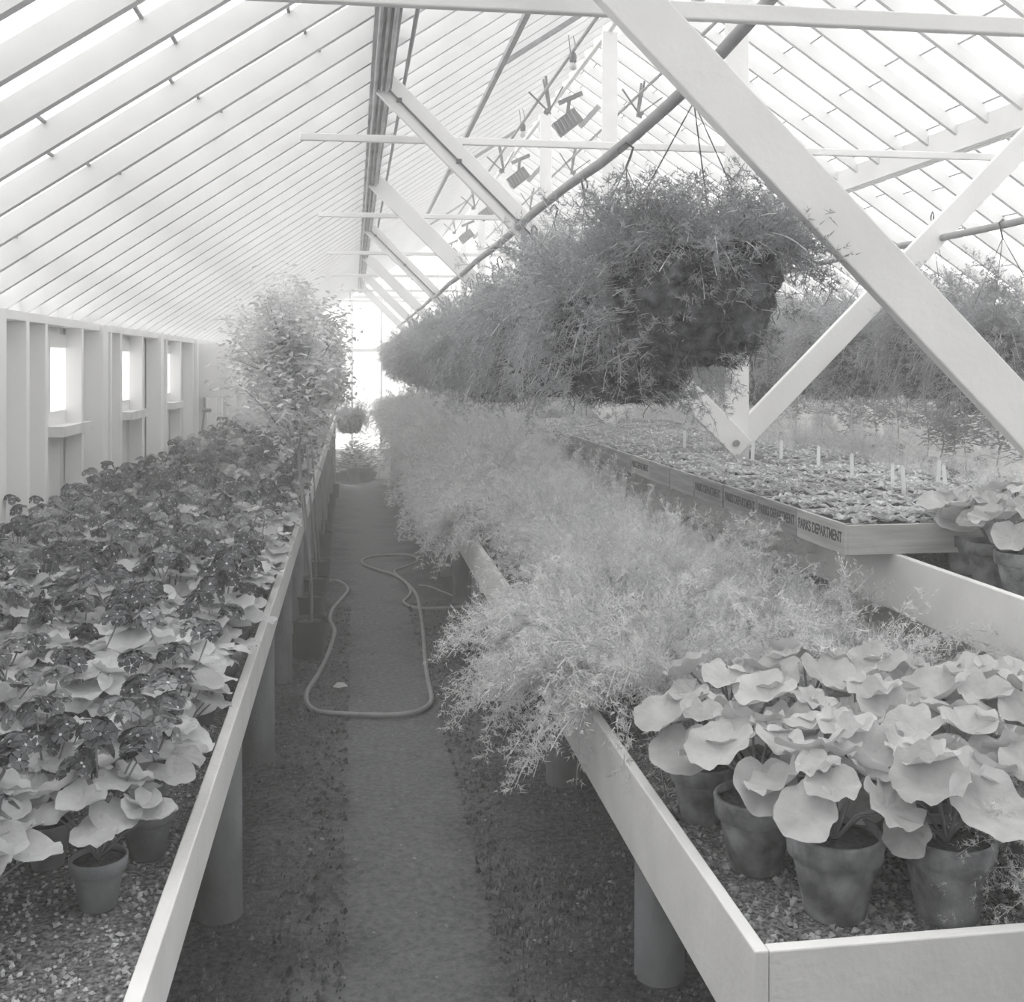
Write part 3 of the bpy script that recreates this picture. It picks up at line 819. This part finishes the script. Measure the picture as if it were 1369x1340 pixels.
protoF = [bush_fern(21, 85, .30, .58, M['needle']), bush_fern(22, 80, .28, .62, M['needle'], droop=1.7), bush_fern(23, 90, .25, .52, M['needle'], up=1.1),
          bush_fern(24, 95, .30, .66, M['needle'], droop=2.1, side=.5)]
usedF = set()
def place_fern(k, x, y, z, s, lab, grp, rz=None):
    o = protoF[k] if k not in usedF else copy_tree(protoF[k]); usedF.add(k)
    o.location = (x, y, z); o.scale = (s, s, s); o.rotation_euler = (0, 0, rz if rz is not None else R.uniform(0, 6.28))
    tag(o, lab, 'fern', grp); return o
y = 2.80; i = 0
while y < 21:
    c = [.84, 1.13, 1.36] if y < 9 else [.86, 1.28]
    for q, x in enumerate(c):
        s = R.uniform(.88, 1.1) * (1.0 if y < 6 else 1.15) * (.76 if q == 2 and 2.7 < y < 7.5 else 1) * (.82 if q == 1 and 2.7 < y < 7.5 else 1)
        if i < 9: lab = 'feathery fern %s, %s row behind the broad-leaf pots' % (['overhanging the path', 'in mid bench', 'against the raised bench'][q], ORD[i].replace('nearest', 'first'))
        elif q == 0: lab = 'feathery fern overhanging the path in the far run of the right bench'
        else: lab = 'feathery fern in the far run of the right bench away from the path'
        place_fern(3 if q == 0 and (i < 3 or i in (8, 9, 10) or (i > 10 and R.random() < .6)) else R.randrange(3), x + R.uniform(-.04, .04) + (.10 if q == 0 and 3 <= i <= 7 else 0), y + R.uniform(-.05, .05) + (.14 if q == 1 else 0), .545, s * (1 if q else .95), lab, 'feathery ferns on the right bench', rz=R.uniform(-.4, .4) if q == 0 else None)
    y += .37 if y < 8 else .5; i += 1
for i, (x, y, s) in enumerate([(1.30, 1.76, .55), (1.5, 1.95, .55)]):
    place_fern(i, x, y, .545, s, ['small fern spray spilling over the front board at the right edge', 'small fern tucked behind the front right fern spray'][i], 'small ferns at the bench front')
# ferns on the raised bench past the flats, and on the far side of the centre bench
y = 10.2
while y < 21:
    for x in (1.9, 2.35):
        place_fern(R.randrange(3), x + R.uniform(-.05, .05), y, .88, R.uniform(.8, 1.0), 'feathery fern on the raised bench beyond the seedling flats' + (', path side' if x < 2 else ', right side'), 'ferns on the raised bench')
    y += .6
y = 5.5
while y < 20:
    place_fern(R.randrange(3), 3.2 + R.uniform(-.1, .1), y, .6, R.uniform(1.1, 1.3), 'feathery fern seen beyond the seedling flats, on the right side of the centre bench', 'ferns behind the seedling flats')
    y += .55
for k, (x, y) in enumerate([(-1.0, 12.8), (-.85, 13.5), (-1.0, 14.4), (-.9, 15.3), (-1.0, 16.4), (-.8, 17.2), (-.95, 18.5), (-.8, 19.3)]):
    place_fern(k % 3, x, y, .55, 1.25, ORD[k].replace('nearest', 'first') + ' soft fern beside the standard trees on the left bench', 'ferns at the far left bench')

# ------------------------------------------------------------------ hanging baskets
def basket(seed, nf, cover=1.0):
    rr = random.Random(seed); root = empty('hanging_fern_basket')
    H = .31; mb = MB(); n = 40; prof = []
    for i in range(15):
        q = i / 14; z = -H + H * q; r = .135 + .075 * min(1, q * 1.5) ** .7 + (-.10 * (1 - q * 6) if q < 1 / 6 else 0)
        prof.append((max(r, .02), z))
    prof += [(.15, .01), (.0, .03)]
    vs = []; fs = []
    for r, z in prof:
        for k in range(n):
            a = 2 * PI * k / n
            d_ = 1 + .16 * noise.noise(Vector((math.cos(a) * 2.5 + seed, math.sin(a) * 2.5, z * 9))) + .14 * noise.noise(Vector((math.cos(a) * 8 + seed, math.sin(a) * 8, z * 30)))
            vs.append((r * d_ * math.cos(a), r * d_ * math.sin(a), z + .01 * noise.noise(Vector((a * 3, z * 9, seed)))))
    for i in range(len(prof) - 1):
        for k in range(n):
            a = i * n + k; b = i * n + (k + 1) % n; fs.append((a, b, b + n, a + n))
    fs.append(tuple(range(n - 1, -1, -1)))
    mb.add(vs, fs)
    for _ in range(5200):
        a = rr.uniform(0, 6.28); q = rr.random(); z = -H + H * q; r = .128 + .078 * min(1, q * 1.5) ** .7
        if q < .12: r *= .75 + 2 * q
        p = Vector((r * math.cos(a), r * math.sin(a), z)); d_ = Vector((math.cos(a), math.sin(a), rr.uniform(-1.6, .8)))
        d_ = d_ + Vector((rr.uniform(-.9, .9), rr.uniform(-.9, .9), 0)); d_.normalize(); s_ = d_.orthogonal().normalized() * .0016
        mb.add([p - s_, p + s_, p + d_ * rr.uniform(.015, .042)], [(0, 1, 2)])
    mb.build('moss_liner', M['moss'], root)
    wb = MB()
    for z, r in ((0, .222), (-.10, .216), (-.2, .185)):
        wb.tube([(math.cos(2*PI*k/24) * r, math.sin(2*PI*k/24) * r, z + rr.uniform(-.004, .004)) for k in range(25)], .0018, 5, False)
    for k in range(12):
        a = 2 * PI * k / 12
        wb.tube([(math.cos(a) * r, math.sin(a) * r, z) for r, z in ((.222, 0), (.216, -.10), (.185, -.20), (.14, -.31))], .0015, 4, False)
    wb.build('wire_frame', M['wire'], root)
    hb = MB()
    for k in range(3):
        a = 2 * PI * k / 3 + .4; hb.tube([(math.cos(a) * .22, math.sin(a) * .22, 0), (0, 0, .40)], .002, 4)
    hb.tube([(0, 0, .40), (.012, 0, .43), (.022, 0, .46), (0, 0, .475), (-.022, 0, .455), (-.02, 0, .44)], .004, 5)
    hb.build('hanger', M['wire'], root)
    fb_ = MB()
    for k in range(nf):
        a = rr.uniform(0, 6.28); e = rr.uniform(-.3, 1.5); rad = .05 + .15 * rr.random()
        d = (math.cos(a) * math.cos(e), math.sin(a) * math.cos(e), math.sin(e))
        frond(fb_, (math.cos(a) * rad, math.sin(a) * rad, .0), d, rr.uniform(.16, .40) if cover > .5 else rr.uniform(.12, .27), rr, droop=rr.uniform(1.0, 4.5) if e > .5 else rr.uniform(3, 7) * max(cover, .6), step=.024 if cover > .5 else .019, br=.05)
    for k in range(int(nf * (.35 + .4 * cover))):
        a = rr.uniform(0, 6.28); z = rr.uniform(-.29, -.0); rad = .21 if z > -.2 else .16
        frond(fb_, (math.cos(a) * rad, math.sin(a) * rad, z), (math.cos(a), math.sin(a), .1), rr.uniform(.04, .10) + .18 * cover * rr.random(), rr, droop=7, step=.03, br=.03)
    fb_.build('fronds', [M['needle_backlit'], M['fstem']], root)
    rt = MB()
    for k in range(60):
        a = rr.uniform(0, 6.28); z = rr.uniform(-.30, -.05); rad = .21 if z > -.2 else .17
        p = Vector((math.cos(a) * rad, math.sin(a) * rad, z)); q = [p]
        for _ in range(5): q.append(q[-1] + Vector((rr.uniform(-.012, .012), rr.uniform(-.012, .012), -rr.uniform(.008, .022))))
        rt.tube(q, .0013, 3, False)
    rt.build('trailing_roots', M['wire'], root)
    return root
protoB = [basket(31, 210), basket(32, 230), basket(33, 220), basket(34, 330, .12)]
usedB = set()
def place_basket(k, x, y, z, s, lab, grp, sz=1):
    o = protoB[k] if k not in usedB else copy_tree(protoB[k]); usedB.add(k)
    o.location = (x, y, z); o.scale = (s, s, s * sz); o.rotation_euler = (0, 0, R.uniform(0, 6.28))
    tag(o, lab, 'hanging basket', grp)
y = 2.98; i = 0
while y < 21.5:
    s = 1.06 if i == 0 else R.uniform(.92, 1.15)
    if i == 0: lab = 'big dark mossy hanging fern basket nearest the camera, partly behind the broad strut'
    elif i < 8: lab = 'hanging fern basket over the right bench, %s behind the big mossy one' % ORD[i - 1].replace('nearest', 'first')
    else: lab = 'hanging fern basket in the hazy far run of the row over the right bench'
    place_basket(3 if i == 0 else i % 3, HX + (.075 if i == 0 else R.uniform(-.03, .03)), y, HZ - .46 * s + (.06 if i == 0 else 0) - (.02 * min(i, 6)), s, lab, 'fern baskets hung over the right bench')
    y += .58; i += 1
y = 5.3; i = 0
while y < 21:
    lab = 'hanging fern basket over the far aisle, %s from the right frame edge' % ORD[i].replace('nearest', 'first') if i < 6 else 'hanging fern basket in the distant run over the far aisle'
    s = R.uniform(1.05, 1.3)
    place_basket((i + 1) % 3, 2 * XM - HX + R.uniform(-.03, .03), y, HZ - .46 * s - .02, s, lab, 'fern baskets hung over the far aisle', R.uniform(1.0, 1.5))
    y += .72; i += 1

# ------------------------------------------------------------------ seedling flats
FX = (1.52, 2.225); FL = (.53, .53); FD = .378
fy0 = at(1126, 743, Z=.951).y
def seedlings(seed, lx, ly):
    rr = random.Random(seed); mb = MB()
    nx_ = 13; ny_ = 9
    for i in range(nx_):
        for j_ in range(ny_):
            x = .03 + (lx - .06) * (i + rr.uniform(.2, .8)) / nx_; y = .025 + (ly - .05) * (j_ + rr.uniform(.2, .8)) / ny_
            z = .085 + rr.uniform(0, .02); a0 = rr.random() * 6.28
            for k in range(5):
                a = a0 + k * 1.4; el = rr.uniform(.1, .8)
                small_leaf(mb, (x, y, z), (math.cos(a) * math.cos(el), math.sin(a) * math.cos(el), math.sin(el)), (0, 0, 1), rr.uniform(.022, .034), rr.uniform(.014, .02))
    return mb
def text_mesh(txt, size, m, name):
    cu = bpy.data.curves.new(name, 'FONT'); cu.body = txt; cu.size = size; cu.align_x = 'CENTER'; cu.align_y = 'CENTER'; cu.extrude = .0004; cu.offset = .0009
    to = bpy.data.objects.new(name, cu); COL.objects.link(to)
    bpy.context.view_layer.update()
    me = bpy.data.meshes.new_from_object(to.evaluated_get(bpy.context.evaluated_depsgraph_get()))
    bpy.data.objects.remove(to); me.materials.clear(); me.materials.append(m)
    o = bpy.data.objects.new(name, me); COL.objects.link(o); return o
def make_flat(m, seed):
    root = empty('seedling_flat'); lx, ly, h, th = .53, FD - .012, .098, .013
    mb = MB(); mb.box(0, th, 0, ly, 0, h); bevel(mb.build('end_board', m, root), .002)
    mb = MB(); mb.box(lx - th, lx, 0, ly, 0, h); mb.build('end_board', m, root)
    mb = MB(); mb.box(th, lx - th, 0, th, 0, h - .004); bevel(mb.build('side_board', m, root), .002)
    mb = MB(); mb.box(th, lx - th, ly - th, ly, 0, h - .004); mb.build('side_board', m, root)
    mb = MB(); mb.box(th, lx - th, th, ly - th, .002, .08); mb.build('soil', M['soil'], root)
    o = seedlings(seed, lx, ly).build('seedlings', M['leaf'], root); o['kind'] = 'stuff'
    return root
flats = [make_flat(M['wood'], 41), make_flat(M['woodpale'], 42), make_flat(M['wood'], 43)]
txt = text_mesh('PARKS DEPARTMENT', .042, M['ink'], 'stencil_lettering')
txt_w = .335; bb = [v.co.x for v in txt.data.vertices]; kx = txt_w / (max(bb) - min(bb))
txt0 = txt; usedT = set()
for v in txt.data.vertices: v.co.x *= kx; v.co.y *= 1.15
tplaced = False
order = [1, 0, 2, 0, 2, 0, 1, 2, 0, 2, 0, 2, 0, 2, 0, 2, 0]
for rI in range(17):
    for cI in range(2):
        k = order[rI] if cI == 0 else (0 if rI % 2 else 2)
        o = flats[k] if k not in usedT else copy_tree(flats[k])
        usedT.add(k)
        ya_ = fy0 + FD * rI; blocked = any(ya_ - .05 < T0 + TS * q < ya_ + FD + .05 for q in range(4))
        fx = FX[0] if cI == 0 else (2.225 if blocked else 2.062)
        o.location = (fx + (R.uniform(-.004, .004) if rI else 0), ya_, .951)
        side = 'path side' if cI == 0 else 'far side'
        if rI == 0: lab = ['pale wooden seedling flat stencilled PARKS DEPARTMENT at the corner of the raised bench', 'seedling flat behind the potted plants, far side of the front row'][cI]
        elif rI < 9: lab = 'wooden flat of seedlings, %s, %s row from the near corner' % (side, ORD[rI])
        else: lab = 'wooden flat of seedlings, %s, %s row from the near corner' % (side, ORD[rI])
        tag(o, lab, 'seedling flat', 'seedling flats on the raised bench')
        if cI == 0 and rI in (0, 1, 2, 3, 6):
            tt = txt0 if not tplaced else txt0.copy()
            if tplaced: COL.objects.link(tt)
            tplaced = True
            # copies of a flat do not share this child, so it goes on after copying
            tt.parent = o; tt.location = (-.0006, (FD - .012) / 2, .052); tt.rotation_euler = (PI / 2, 0, -PI / 2)
# white plant labels
for i, (px, py) in enumerate([(1193, 650), (1139, 634), (1094, 622), (1044, 612), (1208, 655), (1264, 652), (1254, 645), (1006, 612), (941, 600), (915, 596)]):
    p = at(px, py, Z=1.06)
    mb = MB(); mb.v = []; w_, h_ = .009, .095
    mb.add([(-w_, -.001, -.03), (w_, -.001, -.03), (w_, -.001, h_ - .01), (0, -.001, h_), (-w_, -.001, h_ - .01), (-w_, .001, -.03), (w_, .001, -.03), (w_, .001, h_ - .01), (0, .001, h_), (-w_, .001, h_ - .01)],
           [(0,1,2,3,4), (9,8,7,6,5), (0,5,6,1), (1,6,7,2), (2,7,8,3), (3,8,9,4), (4,9,5,0)])
    o = mb.build('plant_label', M['stick']); o.location = p; o.rotation_euler = (R.uniform(-.06, .06), R.uniform(-.08, .08), R.uniform(-.3, .3))
    tag(o, ['tall white plant label in the flats behind the near corner, right of centre', 'white plant label in the flats, second left of the tallest', 'white plant label in the middle of the flats',
            'white plant label just right of the bolted truss foot', 'short white plant label close beside the tallest one', 'white plant label beside the broad-leaf pots', 'short white plant label just left of the one by the broad-leaf pots',
            'white plant label touching the truss foot', 'thin white plant label left of the truss post', 'leftmost thin white plant label in the flats'][i], 'plant label', 'white plant labels in the flats')

# ------------------------------------------------------------------ standards in black pots along the path
def standard_tree(seed, h, cr, ch, nl, lean=-.12):
    rr = random.Random(seed); root = empty('standard_tree')
    mb = MB(); r, hh = .098, .215
    mb.lathe([(0, .003), (r * .76, 0), (r * .80, .005), (r * .96, hh * .95), (r * 1.03, hh * .955), (r * 1.04, hh), (r * .97, hh), (r * .93, hh * .9)], 30)
    mb.build('pot', M['plastic'], root, True)
    mb = MB(); mb.lathe([(r * .935, hh * .9), (0, hh * .92)], 24); mb.build('soil', M['crumb'], root, True)
    mb = MB(); pts = []
    for i in range(14):
        q = i / 13; pts.append((lean * q * q + .012 * math.sin(q * 7 + seed), .012 * math.cos(q * 6 + seed), hh * .85 + (h * .8 - hh) * q))
    mb.tube(pts, [.0095 - .004 * i / 13 for i in range(14)], 7)
    cc = Vector((lean, 0, h - ch / 2)); br = []
    for k in range(26):
        th = rr.uniform(0, 6.28); el = rr.uniform(-.6, 1.4); L_ = rr.uniform(.5, 1)
        e = cc + Vector((math.cos(th) * math.cos(el) * cr * L_, math.sin(th) * math.cos(el) * cr * L_, math.sin(el) * ch / 2 * L_))
        s0 = Vector(pts[rr.randint(9, 13)]); mb.tube([s0, (s0 + e) / 2 + Vector((0, 0, .03)), e], [.005, .0035, .0015], 4, False); br.append((s0, e))
    mb.build('trunk', M['bark'], root, True)
    mb = MB()
    for k in range(nl):
        s0, e = rr.choice(br); q = rr.uniform(.25, 1.08); p = s0.lerp(e, q) + Vector((rr.gauss(0, .07), rr.gauss(0, .07), rr.gauss(0, .06)))
        a = rr.random() * 6.28; el = rr.uniform(-.7, .5)
        small_leaf(mb, p, (math.cos(a) * math.cos(el), math.sin(a) * math.cos(el), math.sin(el)), (rr.uniform(-.6, .6), rr.uniform(-.6, .6), 1), rr.uniform(.035, .058), rr.uniform(.020, .032))
    mb.build('foliage', M['leafpale'], root)
    return root
rimy = [828, 797, 771, 749, 714, 698, 674, 660, 648]
rimx = [414, 413, 421, 426, 431, 433, 437, 441, 446]
protoT = [standard_tree(51, 2.02, .32, .8, 2600), standard_tree(52, 2.35, .44, 1.1, 5200, -.16), standard_tree(53, 2.5, .46, 1.25, 5600, -.2)]
usedS = set()
for i, (rx, ry) in enumerate(zip(rimx, rimy)):
    z = 0
    for _ in range(30): p = at(rx, ry, Z=z + .215); z = fz(p.y)
    k = [0, 0, 1, 2, 1, 2, 1, 2, 1][i]
    o = protoT[k] if k not in usedS else copy_tree(protoT[k]); usedS.add(k)
    o.location = (p.x, p.y, fz(p.y) + .004); o.rotation_euler = (0, 0, [0, .3, -.2, .1, .4, -.3, .2, 0, .3][i])
    s = [1, 1.02, .97, 1, 1.06, 1, 1.04, 1, 1][i]; o.scale = (s, s, s)
    tag(o, 'slender leafy standard tree in a black pot, %s along the left bench legs' % ORD[i].replace('nearest', 'nearest one'), 'potted tree', 'standard trees beside the path')

# ------------------------------------------------------------------ saplings on the right wall bench
def sapling(seed, h, nb, ll):
    rr = random.Random(seed); root = empty('leafy_sapling')
    pot(root, .08, .14, M['terra'], 20)
    mb = MB(); pts = [(.01 * math.sin(i), .01 * math.cos(i * 1.3), .12 + (h - .15) * i / 8) for i in range(9)]
    mb.tube(pts, [.008 - .0006 * i for i in range(9)], 6); fo = MB()
    for k in range(nb):
        s0 = Vector(pts[rr.randint(3, 8)]); a = rr.random() * 6.28; L_ = rr.uniform(.12, .26)
        e = s0 + Vector((math.cos(a) * L_, math.sin(a) * L_, rr.uniform(-.02, .16))); mb.tube([s0, (s0 + e) / 2 + Vector((0, 0, .03)), e], .003, 4, False)
        for q in range(9):
            p = s0.lerp(e, .3 + .7 * q / 8) + Vector((rr.gauss(0, .02), rr.gauss(0, .02), rr.gauss(0, .02))); b = rr.random() * 6.28
            small_leaf(fo, p, (math.cos(b), math.sin(b), rr.uniform(-.5, .4)), (rr.uniform(-.4, .4), rr.uniform(-.4, .4), 1), ll * rr.uniform(.8, 1.3), ll * .5)
    mb.build('stem', M['bark'], root, True); fo.build('foliage', M['leafdark'], root)
    return root
protoS = [sapling(61, .78, 26, .07), sapling(62, .95, 30, .065), sapling(63, .55, 24, .06)]
usedQ = set()
sap = []
yy = 6.9; i = 0
pts_ = [(1240, 628, 1), (1275, 640, 0), (1260, 690, 2), (1335, 690, 2), (1290, 655, 0), (1170, 610, 0), (1140, 612, 2), (1100, 600, 1), (1065, 596, 0), (1040, 590, 2), (1010, 585, 0), (940, 574, 1), (900, 570, 1), (870, 565, 0), (1200, 608, 1), (830, 560, 1), (790, 555, 1)]
for i, (px, py, k) in enumerate(pts_):
    p = at(px, py, Z=.60)
    p.x = min(max(p.x, 4.75), 5.75); q = at(px, py, X=p.x)
    o = protoS[k] if k not in usedQ else copy_tree(protoS[k]); usedQ.add(k)
    o.location = (p.x, min(q.y, 20.3), .573); o.rotation_euler = (0, 0, i * 1.3)
    tag(o, 'leafy sapling on the right wall bench, %s' % ['with a bare stem right of the trailing fern', 'tucked behind the bare-stemmed one', 'low and bushy behind the broad-leaf pots', 'low and bushy at the right frame edge', 'between the two bushy ones',
        'just right of the long trailing fern', 'low one under the trailing fern', 'tall one left of the trailing fern', 'beside the strut right of the truss foot', 'low one nearest the truss foot', 'right behind the truss foot',
        'tall one seen left of the truss post', 'second left of the truss post', 'third left of the truss post', 'under the crossing of strut and fern', 'distant one in the gap under the baskets', 'most distant one in the gap under the baskets'][i], 'sapling', 'saplings on the right wall bench')

# ------------------------------------------------------------------ electrical box on the left wall
p = at(266, 500, X=XL + .11)
t = tag(empty('wall_cabinet', (p.x, p.y, CAMZ - .36)), 'white flat-fronted cabinet jutting from the left wall beyond the windows', 'cabinet')
mb = MB(); mb.box(0, .33, 0, .14, 0, .58); bevel(mb.build('body', M['paint'], t))
mb = MB(); mb.tube([(.05, .05, 0), (.05, .05, -.12), (.03, .05, -.35)], .012, 6); mb.tube([(.03, .05, -.14), (.12, .03, -.14)], .02, 8); mb.build('pipe_stub', M['midmetal'], t)

# ------------------------------------------------------------------ hose on the path
hp = [(418, 765), (445, 764), (462, 764), (476, 762)]
h1 = [(436, 778), (452, 778), (465, 788), (458, 800), (446, 814), (441, 828), (447, 843), (444, 860), (436, 882), (426, 902), (413, 922), (409, 935), (414, 947), (430, 954), (470, 957), (520, 958), (556, 954), (573, 945), (577, 934), (572, 910), (568, 880), (566, 850), (562, 820), (557, 797), (545, 782), (527, 770),
      (505, 763), (487, 756), (484, 750), (496, 745), (520, 743), (545, 743), (557, 747), (556, 753), (540, 759), (527, 765), (535, 774), (545, 783), (549, 793), (545, 800), (539, 806), (548, 812), (570, 815), (600, 814), (630, 811), (655, 805)]
def smooth_path(ps, n=4):
    out = []
    for i in range(len(ps) - 1):
        a, b, c, d = ps[max(i-1, 0)], ps[i], ps[i+1], ps[min(i+2, len(ps)-1)]
        for k in range(n):
            t = k / n
            out.append(.5 * ((2*b) + (-a + c) * t + (2*a - 5*b + 4*c - d) * t*t + (-a + 3*b - 3*c + d) * t**3))
    out.append(ps[-1]); return out
W = [floor_at(*q) for q in h1]
for q in W: q.z += .006
W = smooth_path(W)
mb = MB(); mb.tube(W, .012, 8)
h_o = mb.build('garden_hose', M['hose'], smooth=True); tag(h_o, 'grey rubber garden hose looped along the path', 'hose')
W = [floor_at(*q) for q in [(560, 784), (575, 786), (590, 792), (605, 798), (622, 806), (640, 818)]]
for q in W: q.z += .008
mb = MB(); mb.tube(smooth_path(W), .007, 7)
tag(mb.build('thin_hose', M['hose'], smooth=True), 'thin grey hose trailing under the right bench beside the loops', 'hose')
p = floor_at(453, 937); mb = MB(); small_leaf(mb, (p.x - .03, p.y, .012), (1, .1, .05), (0, -.3, 1), .075, .05)
tag(mb.build('fallen_leaf', M['leafpale']), 'pale fallen leaf inside the near loop of hose', 'leaf')

# ------------------------------------------------------------------ small pots at the far end wall and a basket above them
mini = []
def small_pot_plant(seed, pm):
    rr = random.Random(seed); root = empty('small_flower_pot'); pot(root, .09, .14, M['terra'], 18)
    mb = MB()
    for k in range(160):
        a = rr.random() * 6.28; el = rr.uniform(.1, 1.5); r_ = rr.uniform(.05, .2)
        small_leaf(mb, (math.cos(a) * r_ * math.cos(el), math.sin(a) * r_ * math.cos(el), .15 + r_ * math.sin(el) * 1.3), (math.cos(a), math.sin(a), .3), (0, 0, 1), .06, .035)
    mb.build('foliage', pm, root); return root
mp1, mp2 = small_pot_plant(71, M['paint']), small_pot_plant(72, M['leafdark'])
um = set()
for i, (px, k, dy, s) in enumerate([(463, 1, .5, 1.4), (474, 1, .9, 2.0), (481, 0, .75, 2.2), (489, 0, 1.0, 1.8), (453, 1, .4, 1.1), (497, 1, .5, 1.2)]):
    src = (mp1, mp2)[k]; o = src if k not in um else copy_tree(src); um.add(k)
    q = at(px, 600, Y=YE - dy); o.location = (q.x, YE - dy, fz(YE - dy) + .003); o.scale = (s, s, s)
    tag(o, ['dark leafy pot on the ground at the far wall', 'tall dark leafy pot at the far wall beside the white blooms', 'big white-flowering pot at the far end of the path', 'white-flowering pot close to the far wall', 'small dark pot left of the others at the far wall', 'small dark pot right of the white blooms at the far wall'][i], 'potted plant', 'pots at the far end of the path')
p = at(468, 560, Y=20.5)
place_basket(0, p.x, 20.5, CAMZ - .95, 1.1, 'lone dark hanging basket low at the far end of the path', 'far end basket')
mb = MB(); mb.tube([(p.x, 20.5, CAMZ - .95 + .5), (p.x, 20.5, roofz(p.x) + .02)], .006, 5); tag(mb.build('hanging_wire', M['wire']), 'long wire holding the lone basket at the path end', 'wire')

# ------------------------------------------------------------------ humid haze filling the house
hm = bpy.data.materials.new('humid_haze'); hm.use_nodes = True; nt = hm.node_tree
for n_ in list(nt.nodes):
    if n_.type != 'OUTPUT_MATERIAL': nt.nodes.remove(n_)
vs_ = nt.nodes.new('ShaderNodeVolumeScatter'); vs_.inputs['Density'].default_value = .025; vs_.inputs['Color'].default_value = (1, .99, .98, 1)
nt.links.new(vs_.outputs[0], nt.nodes['Material Output'].inputs['Volume'])
mb = MB(); za = -1.3
prof = [(XL + .13, za), (XR - .13, za), (XR - .13, EZ - .06), (XM, RZ - .12), (XL + .13, EZ - .06)]
vv = [(x, YB + .05, z) for x, z in prof] + [(x, YE - .1, z) for x, z in prof]
mb.add(vv, [(0,1,2,3,4), (9,8,7,6,5)] + [(i, i + 5, (i + 1) % 5 + 5, (i + 1) % 5) for i in range(5)])
tag(mb.build('haze', hm), 'faint humid haze filling the greenhouse', 'haze', kind='stuff')

# scattered pale chips on the path
rr = random.Random(90); mb = MB()
for _ in range(420):
    x = rr.uniform(-.3, .95); y = 1.8 + 9 * rr.random() ** 1.4; r = .003 + .006 * rr.random() ** 2; z = fz(y) - .003
    mb.add([(x + r * rr.uniform(.7, 1.6), y, z), (x - r, y + r * .4, z), (x, y + r, z), (x + r * .3, y - r, z), (x, y, z + r * .8)], [(0,2,4),(2,1,4),(1,3,4),(3,0,4)])
tag(mb.build('path_chips', M['stone']), 'small pale chips and leaf bits scattered over the earth path', 'debris', kind='stuff')
